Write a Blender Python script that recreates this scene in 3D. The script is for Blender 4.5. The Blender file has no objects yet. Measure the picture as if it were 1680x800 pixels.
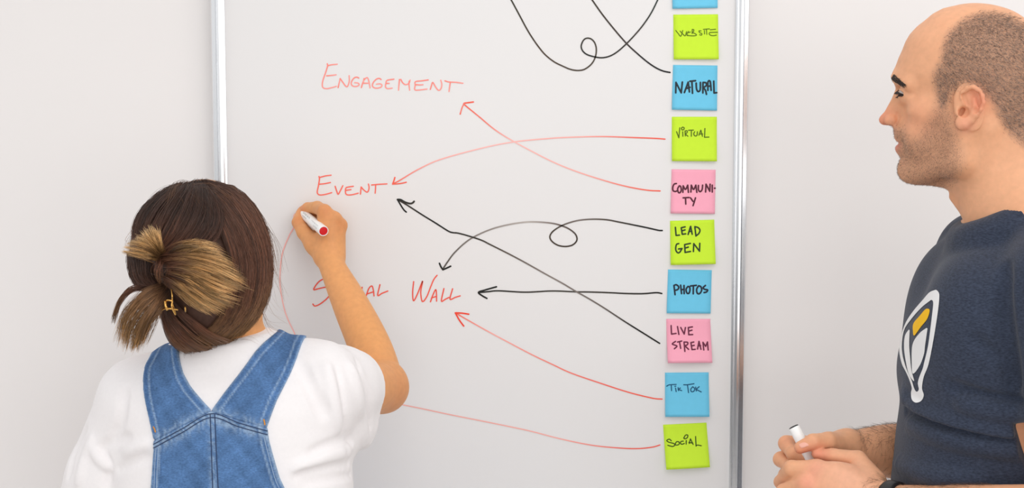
import bpy, bmesh, math, random
import numpy as np
from mathutils import Vector, Matrix
from mathutils.bvhtree import BVHTree

random.seed(7)
rng = np.random.default_rng(7)
scene = bpy.context.scene
COL = scene.collection

# ------------------------------------------------------------------ camera
FPX = 2532.0                                   # focal length in px of the 1680 px wide frame
CAM = np.array([0.0, -2.6, 1.65])
PITCH = math.radians(5.5)
cam_data = bpy.data.cameras.new('camera')
cam_data.sensor_width = 36.0
cam_data.lens = FPX / 1680.0 * 36.0
cam_data.clip_start = 0.05
cam = bpy.data.objects.new('camera', cam_data)
COL.objects.link(cam)
cam.location = CAM
cam.rotation_euler = (math.pi / 2 - PITCH, 0, 0)
scene.camera = cam

# ------------------------------------------------------------------ light
world = bpy.data.worlds.new('world')
scene.world = world
world.use_nodes = True
wbg = world.node_tree.nodes['Background']
wbg.inputs['Color'].default_value = (0.985, 0.99, 1.0, 1)
wbg.inputs['Strength'].default_value = 0.95

def area_light(name, loc, target, size, size_y, power, color):
    d = bpy.data.lights.new(name, 'AREA')
    d.shape = 'RECTANGLE'
    d.size, d.size_y = size, size_y
    d.energy = power
    d.color = color
    o = bpy.data.objects.new(name, d)
    COL.objects.link(o)
    o.location = loc
    o.rotation_euler = (Vector(target) - Vector(loc)).to_track_quat('-Z', 'Y').to_euler()
    return o

area_light('ceiling_light', (0.7, -1.9, 3.1), (0.2, -0.3, 1.2), 2.4, 1.2, 14, (1.0, 0.97, 0.94))
area_light('window_light', (0.95, -4.6, 1.6), (0.25, 0.0, 1.15), 3.6, 2.4, 45, (1.0, 0.985, 0.97))

scene.view_settings.view_transform = 'Standard'
scene.view_settings.look = 'None'
scene.view_settings.exposure = 0.0
scene.view_settings.gamma = 1.0
scene.view_settings.use_curve_mapping = False

# ------------------------------------------------------------------ helpers
sp, cp = math.sin(PITCH), math.cos(PITCH)
FWD = np.array([0, cp, -sp]); UPV = np.array([0, sp, cp]); RGT = np.array([1.0, 0, 0])

def ray(px, py):
    d = FWD + RGT * (px - 840) / FPX + UPV * (400 - py) / FPX
    return d

def P(px, py, Y):
    """the point of the place seen at photo pixel (px, py) at depth Y"""
    d = ray(px, py)
    return CAM + d * ((Y - CAM[1]) / d[1])

def on_plane(px, py, o, n):
    d = ray(px, py)
    return CAM + d * (np.dot(np.asarray(o) - CAM, n) / np.dot(d, n))

def unit(v):
    v = np.asarray(v, float)
    return v / np.linalg.norm(v)

ORIGIN = {}

def root(name, label, cat, loc, group=None):
    o = bpy.data.objects.new(name, None)
    o.empty_display_size = 0.05
    COL.objects.link(o)
    o.location = [float(c) for c in loc]
    o['label'] = label
    o['category'] = cat
    if group:
        o['group'] = group
    ORIGIN[o.name] = np.array(loc, float)
    return o

def mesh_obj(name, verts, faces, mat, parent=None, smooth=True, label=None, kind=None, attrs=None):
    """links verts/faces (world coordinates) as ONE mesh object under its parent"""
    v = np.asarray(verts, float)
    org = np.zeros(3)
    p = parent
    if p is not None:
        org = ORIGIN[p.name]
    me = bpy.data.meshes.new(name)
    f = faces.tolist() if isinstance(faces, np.ndarray) else faces
    me.from_pydata((v - org).tolist(), [], f)
    me.validate()
    if attrs:
        for k, a in attrs.items():
            a = np.asarray(a, np.float32)
            if a.ndim == 1:
                at = me.attributes.new(k, 'FLOAT', 'POINT')
                at.data.foreach_set('value', a)
            else:
                at = me.attributes.new(k, 'FLOAT_COLOR', 'POINT')
                rgba = np.ones((len(a), 4), np.float32); rgba[:, :3] = a
                at.data.foreach_set('color', rgba.ravel())
    if smooth:
        me.polygons.foreach_set('use_smooth', [True] * len(me.polygons))
    for m in (mat if isinstance(mat, (list, tuple)) else [mat]):
        me.materials.append(m)
    o = bpy.data.objects.new(name, me)
    COL.objects.link(o)
    if p is not None:
        o.parent = p
    ORIGIN[o.name] = org
    if label:
        o['label'] = label
    if kind:
        o['kind'] = kind
    me.update()
    return o

def srgb(r, g, b):
    f = lambda c: (c / 255 / 12.92) if c / 255 <= 0.04045 else ((c / 255 + 0.055) / 1.055) ** 2.4
    return (f(r), f(g), f(b))

def material(name, col, rough=0.6, spec=0.5, metal=0.0, noise=0.0, nscale=60.0, bump=0.0, bscale=400.0, attr=None, sss=0.0, coat=0.0, sheen=0.0, stretch=None):
    m = bpy.data.materials.new(name)
    m.use_nodes = True
    nt = m.node_tree
    N, L = nt.nodes, nt.links
    b = N['Principled BSDF']
    b.inputs['Roughness'].default_value = rough
    b.inputs['Specular IOR Level'].default_value = spec
    b.inputs['Metallic'].default_value = metal
    b.inputs['Coat Weight'].default_value = coat
    b.inputs['Sheen Weight'].default_value = sheen
    tc = N.new('ShaderNodeTexCoord')
    vec = tc.outputs['Object']
    if stretch:
        mp = N.new('ShaderNodeMapping'); mp.inputs['Scale'].default_value = stretch
        L.new(vec, mp.inputs['Vector']); vec = mp.outputs['Vector']
    src = None
    if attr:
        a = N.new('ShaderNodeAttribute'); a.attribute_name = attr
        src = a.outputs['Color']
    if noise > 0:
        nz = N.new('ShaderNodeTexNoise')
        nz.inputs['Scale'].default_value = nscale
        nz.inputs['Detail'].default_value = 4
        L.new(vec, nz.inputs['Vector'])
        mr = N.new('ShaderNodeMapRange')
        mr.inputs['From Min'].default_value = 0.25; mr.inputs['From Max'].default_value = 0.75
        mr.inputs['To Min'].default_value = 1 - noise; mr.inputs['To Max'].default_value = 1 + noise
        L.new(nz.outputs['Fac'], mr.inputs['Value'])
        mx = N.new('ShaderNodeVectorMath'); mx.operation = 'SCALE'
        if src:
            L.new(src, mx.inputs[0])
        else:
            mx.inputs[0].default_value = col[:3]
        L.new(mr.outputs['Result'], mx.inputs['Scale'])
        src = mx.outputs[0]
    if src:
        L.new(src, b.inputs['Base Color'])
    else:
        b.inputs['Base Color'].default_value = (*col[:3], 1)
    if bump > 0:
        n2 = N.new('ShaderNodeTexNoise'); n2.inputs['Scale'].default_value = bscale
        n2.inputs['Detail'].default_value = 3
        L.new(vec, n2.inputs['Vector'])
        bp = N.new('ShaderNodeBump'); bp.inputs['Strength'].default_value = bump
        bp.inputs['Distance'].default_value = 0.001
        L.new(n2.outputs['Fac'], bp.inputs['Height'])
        L.new(bp.outputs['Normal'], b.inputs['Normal'])
    if sss > 0:
        b.inputs['Subsurface Weight'].default_value = sss
        b.inputs['Subsurface Radius'].default_value = (1.0, 0.35, 0.2)
        b.inputs['Subsurface Scale'].default_value = 0.006
    return m

def catmull(pts, step):
    """smooth dense curve through the points"""
    p = np.asarray(pts, float)
    if len(p) == 2:
        n = max(2, int(np.linalg.norm(p[1] - p[0]) / step) + 1)
        return p[0] + (p[1] - p[0]) * np.linspace(0, 1, n)[:, None]
    q = np.vstack([2 * p[0] - p[1], p, 2 * p[-1] - p[-2]])
    out = []
    for i in range(1, len(q) - 2):
        a, b, c, d = q[i - 1], q[i], q[i + 1], q[i + 2]
        n = max(2, int(np.linalg.norm(c - b) / step) + 1)
        t = np.linspace(0, 1, n, endpoint=False)[:, None]
        out.append(0.5 * ((2 * b) + (-a + c) * t + (2 * a - 5 * b + 4 * c - d) * t ** 2 + (-a + 3 * b - 3 * c + d) * t ** 3))
    out.append(p[-1][None])
    return np.vstack(out)

def box(lo, hi):
    x0, y0, z0 = lo; x1, y1, z1 = hi
    v = [(x0, y0, z0), (x1, y0, z0), (x1, y1, z0), (x0, y1, z0), (x0, y0, z1), (x1, y0, z1), (x1, y1, z1), (x0, y1, z1)]
    f = [(0, 3, 2, 1), (4, 5, 6, 7), (0, 1, 5, 4), (1, 2, 6, 5), (2, 3, 7, 6), (3, 0, 4, 7)]
    return v, f

def join(parts):
    V, Fc, n = [], [], 0
    for v, f in parts:
        v = np.asarray(v, float)
        V.append(v)
        Fc += [tuple(i + n for i in q) for q in f]
        n += len(v)
    return np.vstack(V), Fc

def ribbon(pts, nrm, width, lift, taper=True):
    """flat ink stroke: pts (n,3) lying on a surface with normals nrm (n,3)"""
    pts = np.asarray(pts, float); n = len(pts)
    nrm = np.broadcast_to(np.asarray(nrm, float), (n, 3))
    tan = np.gradient(pts, axis=0)
    tan /= np.linalg.norm(tan, axis=1)[:, None] + 1e-12
    side = np.cross(tan, nrm)
    side /= np.linalg.norm(side, axis=1)[:, None] + 1e-12
    w = np.full(n, width / 2)
    base = pts + nrm * lift
    V = np.empty((2 * n, 3))
    V[0::2] = base + side * w[:, None]
    V[1::2] = base - side * w[:, None]
    Fc = [(2 * i, 2 * i + 1, 2 * i + 3, 2 * i + 2) for i in range(n - 1)]
    # rounded caps
    extra = []
    for e, s in ((0, -1), (n - 1, 1)):
        k0 = len(V) + len(extra)
        for a in np.linspace(-math.pi / 2, math.pi / 2, 7):
            extra.append(base[e] + s * tan[e] * math.cos(a) * width / 2 + side[e] * math.sin(a) * width / 2)
        Fc.append(tuple(range(k0, k0 + 7)))
    return np.vstack([V, np.array(extra)]), Fc

def tube(pts, rad, sides=8, caps=True):
    pts = np.asarray(pts, float); n = len(pts)
    rad = np.broadcast_to(np.asarray(rad, float), (n,))
    tan = np.gradient(pts, axis=0)
    tan /= np.linalg.norm(tan, axis=1)[:, None] + 1e-12
    ref = np.array([0, 0, 1.0]) if abs(tan[0][2]) < 0.9 else np.array([1.0, 0, 0])
    a = np.cross(tan[0], ref); a /= np.linalg.norm(a)
    V = []
    for i in range(n):
        a = a - tan[i] * np.dot(a, tan[i]); a /= np.linalg.norm(a)
        b = np.cross(tan[i], a)
        for k in range(sides):
            th = 2 * math.pi * k / sides
            V.append(pts[i] + rad[i] * (a * math.cos(th) + b * math.sin(th)))
    Fc = [(i * sides + k, i * sides + (k + 1) % sides, (i + 1) * sides + (k + 1) % sides, (i + 1) * sides + k)
          for i in range(n - 1) for k in range(sides)]
    if caps:
        Fc.append(tuple(range(sides))[::-1])
        Fc.append(tuple(range((n - 1) * sides, n * sides)))
    return np.array(V), Fc

def lathe(axis0, axis1, prof, sides=32):
    """profile [(distance along the axis, radius)] turned about the axis"""
    a0 = np.asarray(axis0, float); d = unit(np.asarray(axis1, float) - a0)
    ref = np.array([0, 0, 1.0]) if abs(d[2]) < 0.9 else np.array([1.0, 0, 0])
    u = unit(np.cross(d, ref)); w = np.cross(d, u)
    V = []
    for s, r in prof:
        for k in range(sides):
            th = 2 * math.pi * k / sides
            V.append(a0 + d * s + max(r, 1e-5) * (u * math.cos(th) + w * math.sin(th)))
    n = len(prof)
    Fc = [(i * sides + k, (i + 1) * sides + k, (i + 1) * sides + (k + 1) % sides, i * sides + (k + 1) % sides)
          for i in range(n - 1) for k in range(sides)]
    Fc.append(tuple(range(sides)))
    Fc.append(tuple(range((n - 1) * sides, n * sides))[::-1])
    return np.array(V), Fc

# ------------------------------------------------------------------ the room
M_WALL = material('wall_paint', srgb(238, 234, 232), 0.75, 0.3, noise=0.012, nscale=3, bump=0.03, bscale=250)
M_FLOOR = material('pale_vinyl_floor', srgb(214, 209, 204), 0.6, 0.3, noise=0.04, nscale=8)
M_DARK_FLOOR = material('added_dark_floor', srgb(60, 60, 63), 0.95, 0.1, noise=0.2, nscale=300)
v, f = box((-4.0, 0.030, 0.0), (4.0, 0.13, 3.2)); mesh_obj('wall_back', v, f, M_WALL, smooth=False, kind='structure')
v, f = box((-4.0, -3.4, -0.1), (4.0, 0.13, 0.0)); mesh_obj('floor', v, f, M_FLOOR, smooth=False, kind='structure')
v, f = box((-6.0, -17.0, -0.1), (6.0, -3.4, 0.0)); mesh_obj('floor_dark_reflected', v, f, M_DARK_FLOOR, smooth=False, kind='structure')  # unseen dark ground, added so the frame rails reflect darker lower down

# ------------------------------------------------------------------ the whiteboard
M_BOARD = material('whiteboard_enamel', srgb(232, 230, 229), 0.32, 0.35, noise=0.006, nscale=2)
M_ALU = material('brushed_aluminium', srgb(228, 229, 231), 0.21, 0.5, metal=0.95, noise=0.05, nscale=30, stretch=(40, 40, 1))
M_STEEL = material('galvanised_back', srgb(120, 122, 124), 0.5, 0.5, metal=0.7)
xl, xr = P(365, 400, 0)[0], P(1212, 400, 0)[0]
zb, zt = 0.66, 1.96
board = root('whiteboard', 'large white dry-wipe board with red and black handwriting, on the wall', 'whiteboard', ((xl + xr) / 2, 0.03, zb))
v, f = box((xl - 0.004, 0.0, zb), (xr + 0.004, 0.028, zt)); mesh_obj('panel', v, f, M_BOARD, board, smooth=False)

def rail(p0, p1, prof_dir, flip=1):
    """aluminium frame rail: a grooved profile swept from p0 to p1; prof_dir points outward"""
    prof = [(-0.0115, 0.001), (-0.0110, -0.0045), (-0.0085, -0.0055), (-0.0070, -0.0050), (-0.0060, -0.0085), (-0.0020, -0.0100), (0.0015, -0.0100),
            (0.0025, -0.0085), (0.0035, -0.0100), (0.0095, -0.0095), (0.0115, -0.0070), (0.0120, 0.0275), (-0.0040, 0.0275)]
    p0, p1, o = np.asarray(p0, float), np.asarray(p1, float), np.asarray(prof_dir, float)
    n = len(prof)
    V = [p + o * a + np.array([0, 1.0, 0]) * b for p in (p0, p1) for a, b in prof]
    Fc = [(i, (i + 1) % n, n + (i + 1) % n, n + i) for i in range(n)] + [tuple(range(n))[::-1], tuple(range(n, 2 * n))]
    return V, Fc

fw = 0.010
for (a, b, d) in (((xl, 0, zb), (xl, 0, zt), (-1, 0, 0)), ((xr, 0, zb), (xr, 0, zt), (1, 0, 0)),
                  ((xl, 0, zb), (xr, 0, zb), (0, 0, -1)), ((xl, 0, zt), (xr, 0, zt), (0, 0, 1))):
    v, f = rail(a, b, d); mesh_obj('frame_rail', v, f, M_ALU, board, smooth=False, label='aluminium frame rail')

M_RED = material('red_marker_ink', srgb(244, 96, 80), 0.6, 0.2, attr='ink')
M_BLACK = material('black_marker_ink', srgb(45, 44, 40), 0.55, 0.2, attr='ink')
LIFT = [0.0004]
NB = np.array([0, -1.0, 0])

def lerp_stops(n, stops):
    t = np.linspace(0, 1, n)
    xs = [s[0] for s in stops]
    c = np.array([srgb(*s[1]) for s in stops])
    return np.stack([np.interp(t, xs, c[:, k]) for k in range(3)], 1)

def board_strokes(name, strokes, mat, label, px_w, origin=None, scale=1.0):
    """strokes: list of (points, stops, width factor); points in photo px (or in a crop with origin / scale)"""
    parts, cols = [], []
    for pts, stops, wf in strokes:
        pts = np.asarray(pts, float)
        if origin is not None:
            pts = pts / scale + np.asarray(origin)
        q = catmull(pts, 1.6)
        w3 = np.array([P(x, y, 0.0) for x, y in q])
        v, f = ribbon(w3, NB, px_w * wf * 0.00103, LIFT[0])
        LIFT[0] += 0.000004
        c = lerp_stops(len(q), stops)
        cc = np.repeat(c, 2, axis=0)
        cc = np.vstack([cc, np.repeat(c[:1], 7, 0), np.repeat(c[-1:], 7, 0)])
        parts.append((v, f)); cols.append(cc)
    V, Fc = join(parts)
    return mesh_obj(name, V, Fc, mat, board, smooth=False, label=label, attrs={'ink': np.vstack(cols)})

R1, R2, R3 = (255, 142, 130), (255, 168, 160), (246, 92, 70)
def word(strokes, origin, scale, label, c0, c1, w=2.1):
    board_strokes('handwriting', [(s, [(0, c0), (1, c1)], 1.0) for s in strokes], M_RED, label, w, origin, scale)

word([[(178,100),(183,140),(150,250),(105,380),(92,460),(105,510),(160,528),(240,515),(335,488)], [(183,135),(250,118),(350,108)], [(168,308),(250,300),(330,290)],
      [(365,510),(400,355)], [(400,355),(440,410),(490,480),(520,495),(545,450),(558,380),(555,305)],
      [(720,345),(690,330),(640,345),(600,400),(592,450),(620,485),(680,490),(725,465),(715,435),(650,425)],
      [(765,510),(800,400),(840,350),(870,340),(895,400),(915,515)], [(800,435),(905,435)], [(812,355),(800,410)],
      [(1105,370),(1075,352),(1030,362),(975,415),(955,475),(980,510),(1040,520),(1105,500),(1120,465),(1085,445),(1025,452)],
      [(1325,365),(1210,385),(1190,430),(1180,490),(1195,520),(1230,528),(1295,520)], [(1200,438),(1245,437)],
      [(1422,370),(1405,555)], [(1445,370),(1480,430),(1530,460),(1585,435),(1605,380)], [(1590,400),(1585,450),(1597,555)]]
     + [[((640-520)*10.5+x*1.05, (110-95)*10.5+y*1.05) for x, y in s] for s in
        ([(625,210),(520,225),(415,240),(412,300),(403,365),(450,378),(605,360)], [(420,288),(490,292),(540,288)],
         [(660,365),(680,300),(700,250),(740,315),(780,370),(810,380),(840,340),(848,280),(832,215)],
         [(900,225),(960,243),(1080,250),(1195,265)], [(988,250),(978,320),(967,400)])],
     (520, 95), 10.5, 'red handwriting reading ENGAGEMENT', R1, R2)
word([[(125,180),(132,220),(115,330),(98,410),(110,450),(150,463),(230,452),(320,427)], [(135,195),(220,172),(310,160)], [(128,298),(210,290),(300,272)],
      [(372,330),(395,400),(418,452),(450,400),(490,320)],
      [(650,330),(580,340),(538,355),(530,410),(540,450),(580,463),(650,455),(725,435)], [(540,392),(615,380)],
      [(760,450),(770,340)], [(770,340),(810,385),(860,420),(885,390),(892,340),(882,295)],
      [(930,310),(1040,300),(1165,293)], [(992,310),(990,370),(985,435)]],
     (510, 270), 9.333, 'red handwriting reading EVENT', (250,112,96), (250,122,108))
word([[(190,160),(140,190),(100,240),(90,270),(140,258),(210,245),(245,265),(250,310),(215,360),(150,410),(100,430),(80,410)],
      [(375,255),(330,280),(310,330),(340,360),(385,335),(395,285),(375,255)], [(500,262),(455,275),(430,320),(455,350),(505,335)],
      [(565,245),(552,330)],
      [(605,330),(630,260),(660,232),(675,270),(682,330)], [(610,312),(675,290)], [(740,220),(718,325),(760,305),(818,282)],
      ],
     (500, 430), 6.0, 'red handwriting reading SOCIAL', (240,88,72), (246,100,82))
word([[(1072,190),(1062,300),(1072,378),(1110,310),(1160,185),(1142,290),(1158,385),(1200,340),(1240,240),(1270,170),(1302,128)],
      [(1238,388),(1262,320),(1290,268),(1297,320),(1298,382)], [(1248,350),(1295,335)],
      [(1370,258),(1345,380),(1380,365),(1420,345)], [(1455,260),(1430,362),(1480,345),(1530,330)]],
     (500, 430), 6.0, 'red handwriting reading WALL', (240,88,72), (246,100,82))

def sub(pts, o, s):
    return [(x / s + o[0], y / s + o[1]) for x, y in pts]
PK, PK2, RD, RS = (254,196,190), (252,180,172), (250,104,84), (246,78,58)
BK, BK2, GR, GR2 = (34,34,32), (60,56,50), (112,104,98), (172,164,160)
board_strokes('arrow', [
    ([(1083,313),(1060,311.5),(1025,305),(985,294),(940,279),(900,262),(844,232.5),(812.5,213),(787.5,192.5),(762.5,172),(761,169.5)], [(0,RD),(.12,(248,120,104)),(.35,PK2),(.7,PK),(.85,(248,140,126)),(1,RD)], 1),
    (sub([(1365,572),(1290,582),(1215,592)], (640,110), 10), [(0,RD),(1,RD)], 1.15), (sub([(1215,595),(1180,670),(1150,770)], (640,110), 10), [(0,(248,130,116)),(.8,(248,130,116)),(1,RD)], 1)],
    M_RED, 'red arrow pointing up to ENGAGEMENT', 2.1)
board_strokes('arrow', [
    ([(1091,228),(1075,226.8),(1040,225.5),(990,223.8),(940,224.8),(900,227),(844,232.5),(794,242),(725,260.6),(687.5,277),(656,295.6),(646,300.5)], [(0,RD),(.1,(246,110,96)),(.3,PK2),(.65,PK),(.85,PK2),(1,(246,110,92))], 1),
    (sub([(1287,195),(1270,250),(1252,297)], (510,270), 9.333), [(0,RD),(1,RD)], 1.1), (sub([(1252,297),(1350,290),(1410,280),(1462,268)], (510,270), 9.333), [(0,(246,110,92)),(1,RD)], 1)],
    M_RED, 'red arrow curving left to EVENT', 2.1)
board_strokes('arrow', [
    (sub([(1585,335),(1540,332),(1420,305),(1300,280),(1100,240),(950,212),(800,205),(650,215),(530,242),(420,285),(330,345),(295,405),(320,460),(390,505),(480,518),(560,498),(605,445),(590,380),(520,320),(430,280),(320,252),(150,237),(0,240)], (860,330), 7)
     + sub([(1100,335),(950,375),(800,440),(700,505),(600,600),(540,680),(497,745)], (640,310), 5.714),
     [(0,BK),(.08,BK),(.2,(96,86,78)),(.27,(128,118,112)),(.36,(74,64,54)),(.5,(66,56,48)),(.58,(112,100,94)),(.68,(186,176,170)),(.8,(150,142,136)),(1,(84,78,72))], 1),
    (sub([(463,695),(478,730),(495,755)], (640,310), 5.714), [(0,BK),(1,BK)], 1.1), (sub([(495,755),(530,740),(568,722)], (640,310), 5.714), [(0,BK),(1,BK)], 1.1)],
    M_BLACK, 'black looping arrow pointing down to WALL', 2.5)
board_strokes('arrow', [
    (sub([(1293,113),(1260,108),(1180,114),(1080,113),(980,108),(860,104),(780,103),(640,98),(480,105),(320,97),(260,102),(205,107)], (730,450), 3.635), [(0,BK),(.3,BK2),(.5,(74,70,64)),(.75,BK2),(1,BK)], 1),
    (sub([(307,73),(240,92),(200,106),(220,125),(250,142)], (730,450), 3.635), [(0,BK),(1,BK)], 1.1)],
    M_BLACK, 'black straight arrow pointing left to WALL', 2.5)
board_strokes('arrow', [
    (sub([(1280,410),(1200,360),(1080,285),(950,200),(860,145),(780,100),(700,52),(605,0)], (730,450), 3.635)
     + sub([(1257,683),(1100,600),(940,520),(860,480),(750,443),(640,413),(585,407),(540,390),(430,320),(300,240),(160,150),(75,100)], (640,310), 5.714),
     [(0,BK),(.1,BK),(.22,GR),(.42,(140,130,124)),(.58,(100,90,82)),(.7,BK2),(.85,BK),(1,(66,60,54))], 1),
    (sub([(225,115),(210,130),(185,135),(140,122),(100,100),(70,98)], (640,310), 5.714), [(0,BK2),(1,BK)], 1.25), (sub([(70,98),(100,150),(130,195),(152,215)], (640,310), 5.714), [(0,BK),(1,BK)], 1)],
    M_BLACK, 'black diagonal arrow pointing up to EVENT', 2.5)
board_strokes('arrow', [
    (sub([(1295,742),(1240,737),(1100,703),(950,655),(760,590),(650,540),(520,478),(390,410),(250,335),(120,262),(70,232)], (730,450), 3.635), [(0,RD),(.25,(246,112,100)),(.5,(248,138,126)),(.8,PK2),(.95,(248,140,126)),(1,RD)], 1),
    (sub([(142,236),(100,230),(62,228)], (730,450), 3.635), [(0,RS),(1,RS)], 1.2), (sub([(62,228),(85,270),(112,307)], (730,450), 3.635), [(0,RS),(1,RS)], 1.2)],
    M_RED, 'red arrow pointing up to the word WALL', 2.1)
board_strokes('line', [
    (sub([(1622,300),(1580,312),(1500,320),(1400,317),(1250,302),(1080,268),(900,222),(700,180),(450,130),(300,98),(165,70)], (600,640), 3.36) + [(600,648),(545,620)]
     + sub([(148,715),(110,645),(75,565),(55,470),(52,400),(62,310),(90,235),(112,195)], (440,300), 2.667) + [(488,358),(492,346)],
     [(0,RD),(.06,(246,100,84)),(.2,PK2),(.45,(244,176,168)),(.62,PK),(1,PK2)], 1), ([(486,349),(491,345.5)], [(0,RD),(1,RD)], 1)],
    M_RED, 'red line sweeping from the lowest note up to the marker', 1.9)
board_strokes('line', [
    (sub([(70,-60),(105,0),(170,120),(245,260),(300,350),(360,435),(420,505),(500,568),(580,608),(650,637),(720,647),(780,635),(840,590),(875,530),(887,460),(875,400),(845,362),(805,350),(770,368),(748,420),(760,465),(800,500),(870,522),(940,530),(1010,515),(1080,475),(1165,400),(1250,310),(1320,225),(1390,120),(1450,0),(1475,-60)], (820,0), 5.6),
     [(0,(58,58,48)),(.25,(84,70,60)),(.5,(80,72,62)),(.62,(46,48,46)),(.85,(70,64,58)),(1,(50,66,62))], 1)], M_BLACK, 'black line with a loop at the top of the board', 2.4)
board_strokes('line', [
    (sub([(790,-80),(845,-5),(940,130),(1060,280),(1165,400),(1250,480),(1350,565),(1430,620),(1500,652),(1563,665)], (820,0), 5.6), [(0,(70,62,52)),(.5,(72,64,60)),(.75,(50,48,50)),(1,(22,24,26))], 1)],
    M_BLACK, 'black line running down to the NATURAL note', 2.5)

# ------------------------------------------------------------------ sticky notes
C_BLUE, C_LIME, C_PINK = srgb(116, 205, 238), srgb(206, 243, 62), srgb(255, 176, 197)
M_NOTE = {'blue': material('blue_note_paper', C_BLUE, 0.8, 0.15, noise=0.02, nscale=90),
          'lime': material('lime_note_paper', C_LIME, 0.8, 0.15, noise=0.015, nscale=90),
          'pink': material('pink_note_paper', C_PINK, 0.8, 0.15, noise=0.015, nscale=90)}
def note(color, corners, lift, label, strokes=None, origin=None, scale=1.0, ink=(40, 46, 54), w=2.8, text=None):
    tl, tr, br, bl = [np.array(c, float) for c in corners]
    nu, nv = 8, 14
    def at(u, v):
        top = tl + (tr - tl) * u; bot = bl + (br - bl) * u
        q = top + (bot - top) * v
        t = max(0.0, (v - 0.15) / 0.85)
        return P(q[0], q[1], 0.0) + np.array([0, -0.0007 - lift * (t ** 1.6) * (1 + 0.25 * math.sin(2.2 * u + lift * 900)), 0])
    th = np.array([0, 0.0002, 0])
    V, Fc = [], []
    for j in range(nv + 1):
        for i in range(nu + 1):
            V.append(at(i / nu, j / nv))
    n = len(V)
    V += [p + th for p in V]
    W = nu + 1
    for j in range(nv):
        for i in range(nu):
            a = j * W + i
            Fc.append((a, a + W, a + W + 1, a + 1)); Fc.append((n + a, n + a + 1, n + a + W + 1, n + a + W))
    edge = [i for i in range(nu + 1)] + [j * W + nu for j in range(1, nv + 1)] + [nv * W + i for i in range(nu - 1, -1, -1)] + [j * W for j in range(nv - 1, 0, -1)]
    for k in range(len(edge)):
        a, b = edge[k], edge[(k + 1) % len(edge)]
        Fc.append((a, b, n + b, n + a))
    r = root('sticky_note', label, 'sticky note', at(0.5, 0.0), group='sticky notes down the right of the whiteboard')
    mesh_obj('paper', V, Fc, M_NOTE[color], r)
    if strokes:
        # px -> (u, v) on the note (affine is enough for a near-square note)
        A = np.stack([tr - tl, bl - tl], 1); Ai = np.linalg.inv(A)
        parts = []
        for s in strokes:
            q = catmull(np.asarray(s, float) / scale + np.asarray(origin), 1.0)
            uv = (Ai @ (q - tl).T).T
            w3 = np.array([at(u, v) for u, v in uv])
            parts.append(ribbon(w3, NB, w * 0.00103, 0.0003 + 0.000004 * len(parts)))
        V2, F2 = join(parts)
        m = bpy.data.materials.get('note_ink_%d_%d_%d' % ink) or material('note_ink_%d_%d_%d' % ink, srgb(*ink), 0.6, 0.2)
        mesh_obj('lettering', V2, F2, m, r, smooth=False, label=text)

note('blue', [(1103,-60),(1177,-61),(1177,13),(1103,14.5)], 0.003, 'blue sticky note cut off by the top of the photo, above the WEBSITE note')
note('lime', [(1104.6,24),(1178,23.4),(1178.5,97.3),(1105,97.5)], 0.005, 'lime green sticky note reading WEBSITE, second from the top', [
    [(108,400),(140,440),(174,474),(200,400)], [(165,408),(195,440),(230,470),(250,415)], [(275,412),(262,430),(255,455),(275,465)], [(262,432),(300,420)],
    [(325,385),(322,440)], [(325,385),(345,390),(340,415),(322,425)], [(322,428),(360,440),(380,460),(340,470),(255,465)],
    [(440,405),(412,405),(425,430),(450,440),(445,460),(420,455)], [(483,400),(485,445)], [(470,385),(550,378)], [(510,385),(515,450)],
    [(630,383),(560,390)], [(655,422),(555,425)], [(555,425),(545,440),(560,460),(600,467),(640,460)]], (1095,0), 8, (92,118,24), 1.5, 'handwriting reading WEBSITE')
note('blue', [(1104.2,106.4),(1177,107.4),(1176,181.3),(1102,179.7)], 0.003, 'blue sticky note reading NATURAL in thick black letters', [
    [(125,490),(130,330)], [(130,330),(170,410),(210,490)], [(210,490),(228,325)], [(258,485),(318,325)], [(318,325),(335,475)], [(285,425),(345,405)], [(345,312),(430,303)], [(375,312),(382,495)],
    [(440,340),(445,430),(470,470),(500,440),(505,330)], [(540,490),(545,330)], [(545,330),(590,335),(595,375),(550,410)], [(550,410),(580,450),(595,510)],
    [(618,450),(622,320),(655,315),(668,450)], [(620,390),(665,380)], [(710,310),(712,490)], [(712,490),(752,485)]], (1095,100), 9.41, (44,54,62), 2.9, 'handwriting reading NATURAL')
note('lime', [(1102.2,191.4),(1176,191.4),(1175.4,264.2),(1102,263.9)], 0.005, 'lime green sticky note reading VIRTUAL in thin letters', [
    [(140,290),(175,385)], [(175,385),(190,230)], [(235,290),(237,360)], [(215,235),(235,220),(258,232),(250,258),(225,262),(215,235)],
    [(272,285),(275,355)], [(270,280),(300,275),(305,300),(275,325)], [(275,325),(315,360)], [(325,268),(400,265)], [(368,270),(368,360)],
    [(420,290),(405,325),(425,355),(455,345),(462,290)], [(485,345),(515,265)], [(515,265),(540,360)], [(490,325),(545,325)], [(578,240),(572,375)], [(572,375),(640,372)]], (1095,185), 9.41, (84,108,26), 1.7, 'handwriting reading VIRTUAL')
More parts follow.
